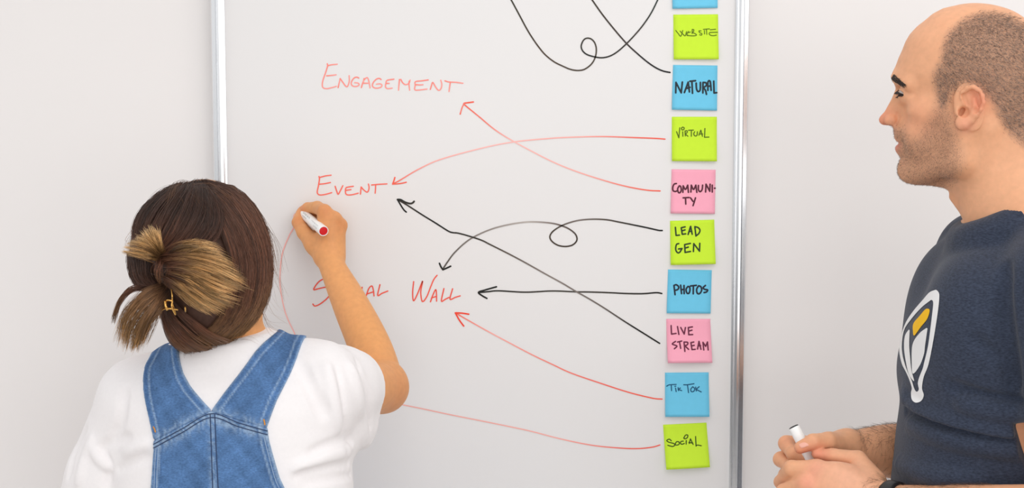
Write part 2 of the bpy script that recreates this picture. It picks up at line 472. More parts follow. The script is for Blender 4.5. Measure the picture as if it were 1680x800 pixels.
note('pink', [(1101.8,277.4),(1174,278.3),(1172.4,350.4),(1100,349.5)], 0.003, 'pink sticky note reading COMMUNITY, split over two lines', [
    [(165,290),(130,300),(108,350),(115,400),(150,412),(180,400)], [(210,325),(185,370),(195,425),(220,430),(240,390),(230,335),(210,325)],
    [(265,425),(270,325)], [(270,325),(305,380),(340,315)], [(340,315),(350,425)], [(388,420),(395,315)], [(395,315),(430,380),(465,315)], [(465,315),(480,425)],
    [(505,320),(505,385),(530,415),(560,385),(570,315)], [(615,420),(622,300)], [(622,300),(680,410)], [(680,410),(685,300)], [(718,315),(718,420)], [(752,362),(762,362)],
    [(268,510),(360,505)], [(305,510),(308,605)], [(382,510),(420,565)], [(458,510),(440,570),(420,630)]], (1092,270), 9.41, (92,44,58), 2.6, 'handwriting reading COMMUNITY')
note('lime', [(1099.2,362),(1171.7,360),(1173.3,432),(1100,434)], 0.006, 'lime green sticky note reading LEAD GEN', [
    [(150,165),(160,290)], [(160,290),(212,285)], [(300,158),(240,172)], [(240,172),(255,272)], [(255,272),(308,265)], [(248,220),(298,205)], [(345,275),(385,150)], [(385,150),(408,272)], [(362,230),(402,225)],
    [(450,160),(465,298)], [(450,155),(500,170),(528,210),(510,260),(465,298)], [(200,415),(165,430),(152,500),(175,550),(210,550),(250,490)], [(250,490),(195,497)],
    [(378,412),(290,430)], [(290,430),(295,550)], [(295,550),(378,535)], [(295,485),(345,468)], [(422,535),(430,415)], [(430,415),(515,530)], [(515,530),(522,410)]], (1092,355), 9.41, (48,66,42), 2.5, 'handwriting reading LEAD GEN')
note('blue', [(1096,441.7),(1167.7,442.8),(1165.4,513.6),(1093.5,513)], 0.003, 'blue sticky note reading PHOTOS in thick black letters', [
    [(165,310),(182,450)], [(165,310),(200,298),(238,330),(225,370),(180,385)], [(268,305),(282,435)], [(320,310),(322,435)], [(275,375),(322,370)],
    [(380,325),(352,370),(365,425),(395,430),(412,380),(405,335),(380,325)], [(420,318),(510,308)], [(465,315),(462,438)],
    [(545,315),(515,370),(525,430),(560,435),(592,385),(580,330),(545,315)], [(650,310),(615,345),(640,370),(685,380),(665,412),(628,420)]], (1088,435), 9.41, (42,48,62), 2.8, 'handwriting reading PHOTOS')
note('pink', [(1093,522.7),(1165.2,522.7),(1167.7,593.4),(1094.6,593.4)], 0.010, 'pink sticky note reading LIVE STREAM, its lower edge curling off the board', [
    [(150,175),(155,305)], [(155,305),(225,295)], [(248,190),(268,310)], [(298,205),(350,305)], [(350,305),(370,205)], [(478,195),(415,205)], [(415,205),(420,315)], [(420,315),(480,312)], [(420,260),(470,245)],
    [(215,415),(165,455),(235,485),(195,525)], [(245,425),(310,410)], [(275,420),(292,520)], [(345,425),(355,565)], [(345,425),(400,430),(395,465),(355,480)], [(355,480),(412,535)],
    [(495,425),(450,435)], [(450,435),(465,540)], [(465,540),(515,535)], [(455,485),(500,475)], [(550,530),(575,415)], [(575,415),(602,535)], [(560,485),(598,480)],
    [(645,545),(635,430)], [(635,430),(675,490)], [(675,490),(705,425)], [(705,425),(712,545)]], (1085,515), 9.41, (112,48,72), 2.4, 'handwriting reading LIVE STREAM')
note('blue', [(1091,610.8),(1162.6,610.3),(1163,681.7),(1091,682.4)], 0.006, 'blue sticky note with two short thin words, second from the bottom', [
    [(110,262),(150,242),(255,235)], [(180,245),(185,330)], [(245,290),(255,345)], [(235,265),(250,262)], [(285,285),(290,330)], [(320,290),(285,310)], [(285,310),(340,330)],
    [(372,240),(430,240),(530,225)], [(430,242),(445,360)], [(510,270),(480,310),(490,345),(525,340),(540,300),(510,270)], [(555,275),(565,335)], [(610,270),(562,310)], [(562,310),(640,350)]], (1082,605), 9.41, (36,88,124), 1.8, 'two short words in thin dark blue pen')
note('lime', [(1087.8,696.2),(1159,692.7),(1163.8,763.9),(1092.3,767.7)], 0.008, 'lime green tilted sticky note reading SOCIAL, lowest of the column', [
    [(180,350),(150,325),(110,345),(140,370),(215,390),(235,410),(200,435),(125,418)], [(235,410),(260,365),(300,370),(295,405),(250,415),(235,405)],
    [(365,355),(330,360),(322,390),(345,402),(380,390)], [(410,345),(408,400)], [(372,310),(400,265),(435,265),(425,305),(390,320),(372,310)],
    [(455,390),(475,320)], [(475,320),(515,405)], [(450,375),(510,385)], [(555,285),(560,430)], [(560,430),(580,415),(640,425)]], (1082,685), 9.41, (50,72,26), 1.7, 'handwriting reading SOCIAL')

# ------------------------------------------------------------------ sculpting: distance field -> one continuous mesh
class Field:
    def __init__(self, lo, hi, h):
        self.h = h
        self.lo = np.asarray(lo, float)
        n = np.ceil((np.asarray(hi) - self.lo) / h).astype(int) + 1
        self.ax = [(self.lo[i] + h * np.arange(n[i])).astype(np.float32) for i in range(3)]
        self.V = np.full(n, 0.05, np.float32)

    def _sl(self, lo, hi):
        s = []
        for i in range(3):
            a = int(np.clip(math.floor((lo[i] - self.lo[i]) / self.h), 0, self.V.shape[i]))
            b = int(np.clip(math.ceil((hi[i] - self.lo[i]) / self.h) + 1, 0, self.V.shape[i]))
            s.append(slice(a, b))
        return tuple(s)

    def grid(self, s):
        return (self.ax[0][s[0]][:, None, None], self.ax[1][s[1]][None, :, None], self.ax[2][s[2]][None, None, :])

    def put(self, fn, lo, hi, k=0.0, op='add'):
        pad = 0.012 + k
        s = self._sl(np.asarray(lo) - pad, np.asarray(hi) + pad)
        sub = self.V[s]
        if sub.size == 0:
            return
        d = fn(*self.grid(s)).astype(np.float32)
        if op == 'add':
            if k > 0:
                h = np.maximum(k - np.abs(sub - d), 0) / k
                self.V[s] = np.minimum(sub, d) - h * h * k * 0.25
            else:
                self.V[s] = np.minimum(sub, d)
        else:
            d = -d
            if k > 0:
                h = np.maximum(k - np.abs(sub - d), 0) / k
                self.V[s] = np.maximum(sub, d) + h * h * k * 0.25
            else:
                self.V[s] = np.maximum(sub, d)

    def cone(self, a, b, ra, rb, k=0.0, op='add'):
        a, b = np.asarray(a, float), np.asarray(b, float)
        ba = b - a; L2 = max(float(ba @ ba), 1e-12)
        def fn(X, Y, Z):
            px, py, pz = X - a[0], Y - a[1], Z - a[2]
            t = np.clip((px * ba[0] + py * ba[1] + pz * ba[2]) / L2, 0, 1)
            return np.sqrt((px - ba[0] * t) ** 2 + (py - ba[1] * t) ** 2 + (pz - ba[2] * t) ** 2) - (ra + (rb - ra) * t)
        r = max(ra, rb)
        self.put(fn, np.minimum(a, b) - r, np.maximum(a, b) + r, k, op)

    def chain(self, pts, rad, k=0.0, op='add', kj=None):
        rad = [rad] * len(pts) if np.isscalar(rad) else rad
        for i in range(len(pts) - 1):
            self.cone(pts[i], pts[i + 1], rad[i], rad[i + 1], k if i == 0 or kj is None else kj, op)

    def ell(self, c, r, axes=None, k=0.0, op='add'):
        """ellipsoid; axes: three unit vectors as rows"""
        c = np.asarray(c, float); A = np.eye(3) if axes is None else np.asarray(axes, float)
        ext = np.sqrt(((A * np.asarray(r)[:, None]) ** 2).sum(0))
        def fn(X, Y, Z):
            x, y, z = X - c[0], Y - c[1], Z - c[2]
            q = [A[i, 0] * x + A[i, 1] * y + A[i, 2] * z for i in range(3)]
            k0 = np.sqrt(sum((q[i] / r[i]) ** 2 for i in range(3)))
            k1 = np.sqrt(sum((q[i] / r[i] ** 2) ** 2 for i in range(3))) + 1e-9
            return k0 * (k0 - 1) / k1
        self.put(fn, c - ext, c + ext, k, op)

    def tower(self, zs, cx, cy, a, b, ux, n=2.3, k=0.0, op='add'):
        """stack of superellipse rings along Z; ux = direction (x, y) of semi-axis a"""
        o = np.argsort(zs)
        zs, cx, cy, a, b = [np.asarray(q, float)[o] for q in (zs, cx, cy, a, b)]
        zz = np.linspace(zs[0], zs[-1], 400)
        def sm(q):
            s = np.interp(zz, zs, q)
            ker = np.hanning(31); ker /= ker.sum()
            return np.convolve(np.pad(s, 15, mode='edge'), ker, 'valid')
        CX, CY, A, B = sm(cx), sm(cy), sm(a), sm(b)
        def fn(X, Y, Z):
            z = Z.ravel()
            f = lambda q: np.interp(z, zz, q).astype(np.float32)[None, None, :]
            dx, dy = X - f(CX), Y - f(CY)
            p = np.abs(dx * ux[0] + dy * ux[1]) / f(A)
            q = np.abs(-dx * ux[1] + dy * ux[0]) / f(B)
            s = (p ** n + q ** n + 1e-9) ** (1 / n)
            d = (s - 1) * np.minimum(f(A), f(B))
            e = np.maximum(zs[0] - Z, Z - zs[-1])
            return np.maximum(d, e)
        m = max(a.max(), b.max())
        self.put(fn, (cx.min() - m, cy.min() - m, zs[0]), (cx.max() + m, cy.max() + m, zs[-1]), k, op)

    def cut(self, o, n, k=0.0, lo=None, hi=None):
        """remove everything on the side the normal n points to"""
        o, n = np.asarray(o, float), unit(n)
        s = self._sl(self.lo - 1, self.lo + 99) if lo is None else self._sl(lo, hi)
        X, Y, Z = self.grid(s)
        d = ((X - o[0]) * n[0] + (Y - o[1]) * n[1] + (Z - o[2]) * n[2]).astype(np.float32)
        sub = self.V[s]
        if k > 0:
            h = np.maximum(k - np.abs(sub - d), 0) / k
            self.V[s] = np.maximum(sub, d) + h * h * k * 0.25
        else:
            self.V[s] = np.maximum(sub, d)

    def mesh(self, smooth=1, island=True):
        V = self.V
        S = V < 0
        nx, ny, nz = V.shape
        c = np.zeros((nx - 1, ny - 1, nz - 1), np.int8)
        for i in (0, 1):
            for j in (0, 1):
                for k in (0, 1):
                    c += S[i:nx - 1 + i, j:ny - 1 + j, k:nz - 1 + k]
        act = np.argwhere((c > 0) & (c < 8))
        del c
        idx = np.full((nx - 1, ny - 1, nz - 1), -1, np.int32)
        idx[tuple(act.T)] = np.arange(len(act))
        acc = np.zeros((len(act), 3)); cnt = np.zeros(len(act))
        off = np.array([(i, j, k) for i in (0, 1) for j in (0, 1) for k in (0, 1)])
        val = [V[tuple((act + o).T)] for o in off]
        for e0 in range(8):
            for ax in range(3):
                if off[e0][ax]:
                    continue
                o1 = off[e0].copy(); o1[ax] = 1
                e1 = int(o1[0] * 4 + o1[1] * 2 + o1[2])
                v0, v1 = val[e0], val[e1]
                m = (v0 < 0) != (v1 < 0)
                t = v0[m] / (v0[m] - v1[m])
                p = np.repeat(off[e0][None].astype(float), m.sum(), 0); p[:, ax] = t
                acc[m] += p; cnt[m] += 1
        verts = self.lo + self.h * (act + acc / cnt[:, None])
        faces = []
        for ax in range(3):
            b, d = (ax + 1) % 3, (ax + 2) % 3
            sl0 = [slice(None)] * 3; sl1 = [slice(None)] * 3
            sl0[ax] = slice(0, -1); sl1[ax] = slice(1, None)
            e = np.argwhere(S[tuple(sl0)] != S[tuple(sl1)])
            ok = (e[:, b] > 0) & (e[:, d] > 0) & (e[:, b] < V.shape[b] - 1) & (e[:, d] < V.shape[d] - 1)
            e = e[ok]
            ins = S[tuple(e.T)]
            q = []
            for db, dd in ((1, 1), (0, 1), (0, 0), (1, 0)):
                g = e.copy(); g[:, b] -= db; g[:, d] -= dd
                q.append(idx[tuple(g.T)])
            q = np.stack(q, 1)
            q[~ins] = q[~ins][:, ::-1]
            faces.append(q)
        faces = np.vstack(faces)
        faces = faces[(faces >= 0).all(1)]
        if island:                                   # keep the largest connected piece
            lab = np.arange(len(verts))
            E = np.vstack([faces[:, [i, (i + 1) % 4]] for i in range(4)])
            while True:
                old = lab.copy()
                np.minimum.at(lab, E[:, 0], lab[E[:, 1]]); np.minimum.at(lab, E[:, 1], lab[E[:, 0]])
                lab = lab[lab]; lab = lab[lab]
                if (old == lab).all():
                    break
            big = np.bincount(lab).argmax()
            keep = lab == big
            new = np.cumsum(keep) - 1
            faces = new[faces[keep[faces].all(1)]]
            verts = verts[keep]
        for _ in range(smooth):
            a = np.zeros_like(verts); n = np.zeros(len(verts))
            for i in range(4):
                j = faces[:, (i + 1) % 4]; k = faces[:, i]
                for ch in range(3):
                    a[:, ch] += np.bincount(k, verts[j, ch], len(verts)) + np.bincount(j, verts[k, ch], len(verts))
                n += np.bincount(k, minlength=len(verts)) + np.bincount(j, minlength=len(verts))
            verts = verts * 0.5 + 0.5 * a / n[:, None]
        return verts, faces

def limb(f, pts, rad, k=.012, n=26):
    """a smoothly tapering limb through the points"""
    q = catmull(np.hstack([np.asarray(pts, float), np.asarray(rad, float)[:, None]]), .002)
    L = np.r_[0, np.cumsum(np.linalg.norm(np.diff(q[:, :3], axis=0), axis=1))]
    t = np.linspace(0, L[-1], n)
    q = np.stack([np.interp(t, L, q[:, c]) for c in range(4)], 1)
    f.chain(list(q[:, :3]), list(q[:, 3]), k, kj=0)

def vnormals(v, f):
    n = np.cross(v[f[:, 2]] - v[f[:, 0]], v[f[:, 3]] - v[f[:, 1]])
    out = np.zeros_like(v)
    for i in range(4):
        for c in range(3):
            out[:, c] += np.bincount(f[:, i], n[:, c], len(v))
    return out / (np.linalg.norm(out, axis=1)[:, None] + 1e-12)

def bvh(v, f):
    return BVHTree.FromPolygons(np.asarray(v).tolist(), f.tolist() if isinstance(f, np.ndarray) else f)

def hit(tree, px, py):
    """where the photo ray through (px, py) meets a mesh: point, normal (or None)"""
    d = unit(ray(px, py))
    p, n, i, t = tree.ray_cast(Vector(CAM), Vector(d))
    if p is None:
        return None, None
    n = np.array(n)
    if n @ d > 0:
        n = -n
    return np.array(p), n

def on_mesh(tree, pts, step=2.0, curve=True):
    """a px polyline laid onto a mesh"""
    q = catmull(pts, step) if curve else np.asarray(pts, float)
    A, B = [], []
    for x, y in q:
        p, n = hit(tree, x, y)
        if p is not None:
            A.append(p); B.append(n)
    return np.array(A), np.array(B)

def poly_dist(poly, X, Y):
    """signed distance (positive inside) to a closed 2D polygon, on arrays"""
    poly = np.asarray(poly, float)
    d = np.full(X.shape, 1e9); ins = np.zeros(X.shape, bool)
    for (x0, y0), (x1, y1) in zip(poly, np.roll(poly, -1, 0)):
        ex, ey = x1 - x0, y1 - y0
        t = np.clip(((X - x0) * ex + (Y - y0) * ey) / (ex * ex + ey * ey + 1e-12), 0, 1)
        d = np.minimum(d, (X - x0 - ex * t) ** 2 + (Y - y0 - ey * t) ** 2)
        c = ((y0 > Y) != (y1 > Y)) & (X < (x1 - x0) * (Y - y0) / (y1 - y0 + 1e-12) + x0)
        ins ^= c
    d = np.sqrt(d)
    return np.where(ins, d, -d)

def blur2(a, r):
    ker = np.hanning(2 * r + 3); ker /= ker.sum()
    p = len(ker) // 2
    a = np.apply_along_axis(lambda q: np.convolve(np.pad(q, p, mode='edge'), ker, 'valid'), 0, a)
    return np.apply_along_axis(lambda q: np.convolve(np.pad(q, p, mode='edge'), ker, 'valid'), 1, a)

class Frame:
    """a thing's own axes: f forward, l left, up; px (x, y, w) -> point w metres to its left"""
    def __init__(self, o, f):
        self.o = np.asarray(o, float)
        self.f = unit([f[0], f[1], 0]); self.u = np.array([0, 0, 1.0]); self.l = np.cross(self.u, self.f)
    def at(self, px, py, w=0.0):
        return on_plane(px, py, self.o + self.l * w, self.l)
    def uv(self, p):
        q = np.asarray(p) - self.o
        return q @ self.f, q @ self.u
    def pt(self, a, b, c):
        return self.o + self.f * a + self.l * b + self.u * c
    def axes(self):
        return np.stack([self.f, self.l, self.u])

def inflate(fld, fr, poly_px, W, D, k=0.0, step=0.0015, soft=(0.003, 0.015), rblur=9, wfun=None):
    """solid whose outline in the frame's (f, up) plane is the px polygon and which swells to half-width W over depth D"""
    pq = np.array([fr.uv(fr.at(x, y)) for x, y in poly_px])
    pq = catmull(np.vstack([pq, pq[:1]]), 0.004)[:-1]
    m = 0.03
    us = np.arange(pq[:, 0].min() - m, pq[:, 0].max() + m, step); vs = np.arange(pq[:, 1].min() - m, pq[:, 1].max() + m, step)
    d = poly_dist(pq, us[:, None] + 0 * vs[None], vs[None] + 0 * us[:, None])
    db = blur2(d, rblur)
    t = np.clip((d - soft[0]) / (soft[1] - soft[0]), 0, 1); t = t * t * (3 - 2 * t)
    d = d * (1 - t) + db * t
    def fn(X, Y, Z):
        x, y, z = X - fr.o[0], Y - fr.o[1], Z - fr.o[2]
        a = x * fr.f[0] + y * fr.f[1] + 0 * z; b = z + 0 * a; c = x * fr.l[0] + y * fr.l[1] + 0 * z
        i = np.clip((a - us[0]) / step, 0, len(us) - 1.001); j = np.clip((b - vs[0]) / step, 0, len(vs) - 1.001)
        i0 = i.astype(int); j0 = j.astype(int); fi = i - i0; fj = j - j0
        dd = d[i0, j0] * (1 - fi) * (1 - fj) + d[i0 + 1, j0] * fi * (1 - fj) + d[i0, j0 + 1] * (1 - fi) * fj + d[i0 + 1, j0 + 1] * fi * fj
        ww = W if wfun is None else wfun(a, b, c)
        s = 1 - np.minimum(dd, D) / D
        q = np.sqrt(np.maximum((c / ww) ** 2 + s * s, 1e-9))
        return (q - 1) * min(D, W) * 0.8
    cs = [fr.pt(a, b, c) for a in (us[0], us[-1]) for b in (-W, W) for c in (vs[0], vs[-1])]
    fld.put(fn, np.min(cs, 0), np.max(cs, 0), k)

def strands(name, curves, cols, rad, parent, mat, sides=3, label=None, taper=0.25):
    """many hairs as ONE mesh part: curves (n, m, 3), cols (n, m, 3), rad (n,)"""
    c = np.asarray(curves, float); n, m = c.shape[:2]
    tan = np.gradient(c, axis=1); tan /= np.linalg.norm(tan, axis=2)[..., None] + 1e-12
    ref = rng.normal(size=(n, 1, 3)); a = np.cross(tan, ref); a /= np.linalg.norm(a, axis=2)[..., None] + 1e-12
    b = np.cross(tan, a)
    prof = np.minimum(1, np.linspace(1, taper, m) + 0.3)[None, :, None] * np.asarray(rad)[:, None, None]
    prof[:, -1] *= 0.4
    V = np.stack([c + prof * (a * math.cos(2 * math.pi * k / sides) + b * math.sin(2 * math.pi * k / sides)) for k in range(sides)], 2)
    base = (np.arange(n)[:, None, None] * m + np.arange(m - 1)[None, :, None]) * sides
    k = np.arange(sides)[None, None]; k2 = (k + 1) % sides
    F = np.stack([base + k, base + k2, base + sides + k2, base + sides + k], -1).reshape(-1, 4)
    C = np.repeat(np.asarray(cols)[:, :, None], sides, 2).reshape(-1, 3)
    return mesh_obj(name, V.reshape(-1, 3), F, mat, parent, label=label, attrs={'hair_color': C})

def decal(tree, loops, lift, step=2.0):
    """flat print on cloth: closed px outline (outer loop first, then holes) laid onto a mesh, cut to squares of step px"""
    X0, Y0 = np.min(loops[0], 0); X1, Y1 = np.max(loops[0], 0)
    xs = np.arange(X0 - step, X1 + 2 * step, step); ys = np.arange(Y0 - step, Y1 + 2 * step, step)
    gx, gy = np.meshgrid(xs, ys, indexing='ij')
    L = [catmull(np.vstack([l, l[:1]]), 1.5)[:-1] for l in loops]
    d = poly_dist(L[0], gx, gy)
    for l in L[1:]:
        d = np.minimum(d, -poly_dist(l, gx, gy))
    # marching squares polygons, so the edge is clean
    V, Fc, cache = [], [], {}
    def vert(x, y):
        key = (round(x, 3), round(y, 3))
        if key not in cache:
            p, n = hit(tree, x, y)
            if p is None:
                cache[key] = None
            else:
                cache[key] = len(V); V.append(p + n * lift)
        return cache[key]
    for i in range(len(xs) - 1):
        for j in range(len(ys) - 1):
            c = [(i, j), (i + 1, j), (i + 1, j + 1), (i, j + 1)]
            v = [d[q] for q in c]
            if max(v) <= 0:
                continue
            pts = []
            for a in range(4):
                q0, q1, v0, v1 = c[a], c[(a + 1) % 4], v[a], v[(a + 1) % 4]
                if v0 > 0:
                    pts.append((xs[q0[0]], ys[q0[1]]))
                if (v0 > 0) != (v1 > 0):
                    t = v0 / (v0 - v1)
                    pts.append((xs[q0[0]] + (xs[q1[0]] - xs[q0[0]]) * t, ys[q0[1]] + (ys[q1[1]] - ys[q0[1]]) * t))
            ids = [vert(*p) for p in pts]
            ids = [q for q in dict.fromkeys(ids) if q is not None]
            if len(ids) >= 3:
                P3 = np.array([V[q] for q in ids])
                if np.max(np.linalg.norm(P3 - P3.mean(0), axis=1)) < 0.030:
                    Fc.append(tuple(ids))
    return np.array(V), Fc

def skin_colors(v, base, blobs):
    """skin tone with redder or paler patches: blobs (centre, radius, colour, strength)"""
    c = np.repeat(np.array([base]), len(v), 0)
    for o, r, col, s in blobs:
        w = s * np.exp(-((v - np.asarray(o)) ** 2).sum(1) / (r * r))
        c = c * (1 - w[:, None]) + np.array(col)[None] * w[:, None]
    return c

# ------------------------------------------------------------------ materials shared by the people
def skin_material(name, stubble=False):
    m = material(name, (1, 1, 1), 0.52, 0.35, noise=0.06, nscale=120, bump=0.10, bscale=900, attr='skin', sss=0.12)
    if stubble:
        nt = m.node_tree; N, L = nt.nodes, nt.links
        b = N['Principled BSDF']
        src = b.inputs['Base Color'].links[0].from_socket
        a = N.new('ShaderNodeAttribute'); a.attribute_name = 'stubble'
        nz = N.new('ShaderNodeTexNoise'); nz.inputs['Scale'].default_value = 650; nz.inputs['Detail'].default_value = 2
        tc = [n for n in N if n.type == 'TEX_COORD'][0]
        L.new(tc.outputs['Object'], nz.inputs['Vector'])
        mr = N.new('ShaderNodeMapRange'); mr.inputs['From Min'].default_value = 0.3; mr.inputs['From Max'].default_value = 0.7
        mr.inputs['To Min'].default_value = 0.45; mr.inputs['To Max'].default_value = 1.0
        L.new(nz.outputs['Fac'], mr.inputs['Value'])
        mu = N.new('ShaderNodeMath'); mu.operation = 'MULTIPLY'
        L.new(a.outputs['Fac'], mu.inputs[0]); L.new(mr.outputs['Result'], mu.inputs[1])
        mx = N.new('ShaderNodeMix'); mx.data_type = 'RGBA'
        L.new(mu.outputs[0], mx.inputs['Factor'])
        L.new(src, mx.inputs['A']); mx.inputs['B'].default_value = (*srgb(112, 92, 82), 1)
        L.new(mx.outputs['Result'], b.inputs['Base Color'])
    return m

M_HAIR = material('hair_strands', (1, 1, 1), 0.42, 0.45, attr='hair_color')
M_EYE = material('eye_white', srgb(186, 173, 164), 0.25, 0.5)
M_IRIS = material('eye_iris', srgb(62, 42, 30), 0.15, 0.5)
M_NAIL = material('fingernail', srgb(232, 172, 152), 0.36, 0.5)
M_MPLAST = material('marker_white_plastic', srgb(246, 246, 244), 0.35, 0.5)
M_MBLACK = material('marker_black_plastic', srgb(28, 26, 28), 0.4, 0.5)
M_MRED = material('marker_red_plastic', srgb(216, 10, 22), 0.4, 0.5)
M_MPRINT = material('marker_print', srgb(120, 118, 120), 0.6, 0.2)
M_SHOE = material('shoe_canvas', srgb(60, 60, 64), 0.8, 0.2, noise=0.1, nscale=50)

def arr(*a):
    return np.array(a, float)

# ------------------------------------------------------------------ the man
man = root('person', 'bald man in a navy t-shirt holding a marker, right of the whiteboard', 'person', (0.68, -0.50, 0.0))
Yc = -0.50
h0 = P(1575, 160, Yc)
rd = unit([h0[0] - CAM[0], h0[1] - CAM[1], 0])
HF = Frame(h0, (-rd[1], rd[0]))                        # looks across the board, square to the view
H = HF.at
bf = unit([-0.99, 0.13, 0]); bl = np.cross([0, 0, 1.0], bf)
perp = unit([-rd[1], rd[0], 0])
SIL = [(352, 1618), (372, 1602), (395, 1562), (420, 1543), (440, 1531), (470, 1520), (500, 1507), (530, 1496), (560, 1486), (590, 1478), (615, 1475), (640, 1477), (665, 1482),
       (690, 1479), (720, 1472), (760, 1467), (800, 1462), (860, 1458), (930, 1456), (1010, 1462)]
DEP = [(352, .040), (372, .052), (395, .082), (420, .098), (440, .108), (470, .117), (500, .122), (560, .128), (615, .130), (665, .126), (720, .127), (800, .131), (1010, .128)]
WID = [(352, .052), (372, .066), (395, .105), (420, .150), (440, .172), (470, .180), (500, .182), (560, .180), (615, .176), (665, .172), (720, .168), (800, .166), (1010, .172)]
rows = []
for py, px in SIL:
    a = np.interp(py, [q[0] for q in DEP], [q[1] for q in DEP]); b = np.interp(py, [q[0] for q in WID], [q[1] for q in WID])
    px -= 4.0 * float(np.interp(py, [460, 530, 690, 740], [0, 1, 1, 0]))
    s = 0.99 * math.sqrt((a * (bf @ perp)) ** 2 + (b * (bl @ perp)) ** 2)
    p = P(px, py, Yc) - perp * s
    t = (Yc - p[1]) / rd[1]
    p = p + rd * t
    rows.append((p[2], p[0], p[1], a, b))
rows = np.array(rows)
def torso(fld, off=0.0, sc=1.0, k=0.0, zmax=9):
    r = rows[rows[:, 0] < zmax]
    fld.tower(r[:, 0], r[:, 1], r[:, 2], r[:, 3] * sc + off, r[:, 4] * sc + off, bf, 2.35, k)
def center(py):
    i = np.argsort(rows[:, 0]); z = P(1641, py, Yc)[2]
    return arr(np.interp(z, rows[i, 0], rows[i, 1]), np.interp(z, rows[i, 0], rows[i, 2]), z)
SL = center(446) + bl * 0.160 - bf * 0.024; SR = center(446) - bl * 0.160 + bf * 0.015
EL = P(1800, 850, -0.735); WL = P(1462, 824, -0.565)
ER = P(1572, 742, -0.335); WR = P(1388, 736, -0.435)
NK = H(1650, 366, 0)

LM, RM = (0.58, -0.82, 0.98), (0.98, 1.0, 1.80)
fld = Field((0.30, -0.83, 0.94), (0.97, -0.24, 1.80), 0.0015)
# head: outline in profile, swelling sideways
face = [(1547,13),(1530,22),(1518,32),(1504,43),(1492,56),(1484.5,69),(1479,83),(1473.5,95),(1469.5,106),(1465.5,117),(1462.5,125),(1463.5,131),(1467.5,138),(1471,146),(1474,158),(1476,175),(1476,190),
        (1470,202),(1466,209),(1466,218),(1467,227),(1473.5,233),(1474,235.5),(1469,240),(1467.5,245.5),(1471,252),(1476.5,258),(1476,264),(1473.5,272),(1472.5,281),(1477,291),(1487,299),(1505,304),(1530,306),(1550,305),
        (1575,296),(1610,288),(1650,278),(1690,262),(1716,226),(1728,180),(1731,130),(1722,85),(1700,48),(1670,22),(1635,9),(1600,5),(1570,8)]
def wfun(a, b, c):
    return np.interp(b, [-0.125, -0.085, -0.03, 0.03, 0.08, 0.13], [0.047, 0.056, 0.067, 0.0735, 0.076, 0.072])
inflate(fld, HF, face, 0.076, 0.094, wfun=lambda a, b, c: wfun(a, b, c))
for s in (1, -1):
    fld.cone(H(1492, 284, s * .014), H(1572, 262, s * .048), .0150, .018, .012)            # jaw
    fld.cone(H(1572, 262, s * .048), H(1588, 205, s * .056), .018, .018, .02)
    fld.ell(H(1522, 182, s * .047), (.024, .014, .015), HF.axes(), .018)                 # cheekbone
    fld.ell(H(1518, 226, s * .036), (.024, .017, .028), HF.axes(), .014)                  # cheek
    fld.cone(H(1470, 128, s * .010), H(1492, 139, s * .043), .0075, .008, .012)           # brow ridge
    fld.ell(H(1474, 154, s * .030), (.012, .014, .0095), HF.axes(), .010, 'sub')         # socket
    fld.ell(H(1488.5, 154, s * .030), (.0128, .0140, .0125), HF.axes(), .003)              # lids
    fld.ell(H(1478.5, 153.2, s * .031), (.0088, .0125, .0034), [unit(HF.f * .94 + HF.u * .34), HF.l, unit(HF.u * .94 - HF.f * .34)], .0008, 'sub')   # opening between the lids
    fld.cone(H(1482, 163, s * .022), H(1494, 164, s * .042), .0045, .0045, .008)
# nose
fld.cone(H(1476, 150, 0), H(1457, 190, 0), .0058, .0080, .006)
fld.cone(H(1478, 160, 0), H(1470, 194, 0), .0110, .0135, .012)
fld.ell(H(1451.5, 196, 0), (.0088, .0095, .0082), HF.axes(), .005)
for s in (1, -1):
    fld.ell(H(1462, 196.5, s * .0125), (.0098, .0062, .0080), HF.axes(), .0015)
    fld.ell(H(1454.5, 205.5, s * .0065), (.0050, .0026, .0026), HF.axes(), .002, 'sub')
    fld.chain([H(1471.5, 186, s * .0150), H(1474, 194, s * .0178), H(1471, 203, s * .0165)], .0014, .003, 'sub')
    fld.cone(H(1470, 226, s * .004), H(1479, 234, s * .021), .0030, .0020, .003)           # lips
    fld.cone(H(1473, 243.5, s * .004), H(1480, 238, s * .020), .0040, .0022, .003)
    fld.chain([H(1466, 235, 0), H(1473, 235, s * .014), H(1481, 235.5, s * .027)], .0020, .0015, 'sub')
fld.cone(H(1483, 283, -.008), H(1483, 283, .008), .013, .013, .012)                      # chin
# neck
fld.cone(H(1624, 262, 0), H(1658, 392, 0), .0560, .0570, .022)
fld.cone(H(1668, 250, 0), H(1688, 400, 0), .048, .052, .025)
for s in (1, -1):
    fld.cone(H(1622, 214, s * .052), H(1604, 385, s * .016), .012, .010, .016)
    fld.cone(H(1688, 330, s * .02), (SL if s > 0 else SR) + bf * -.02, .045, .050, .04)
fld.ell(H(1567, 332, 0), (.008, .011, .010), HF.axes(), .012)
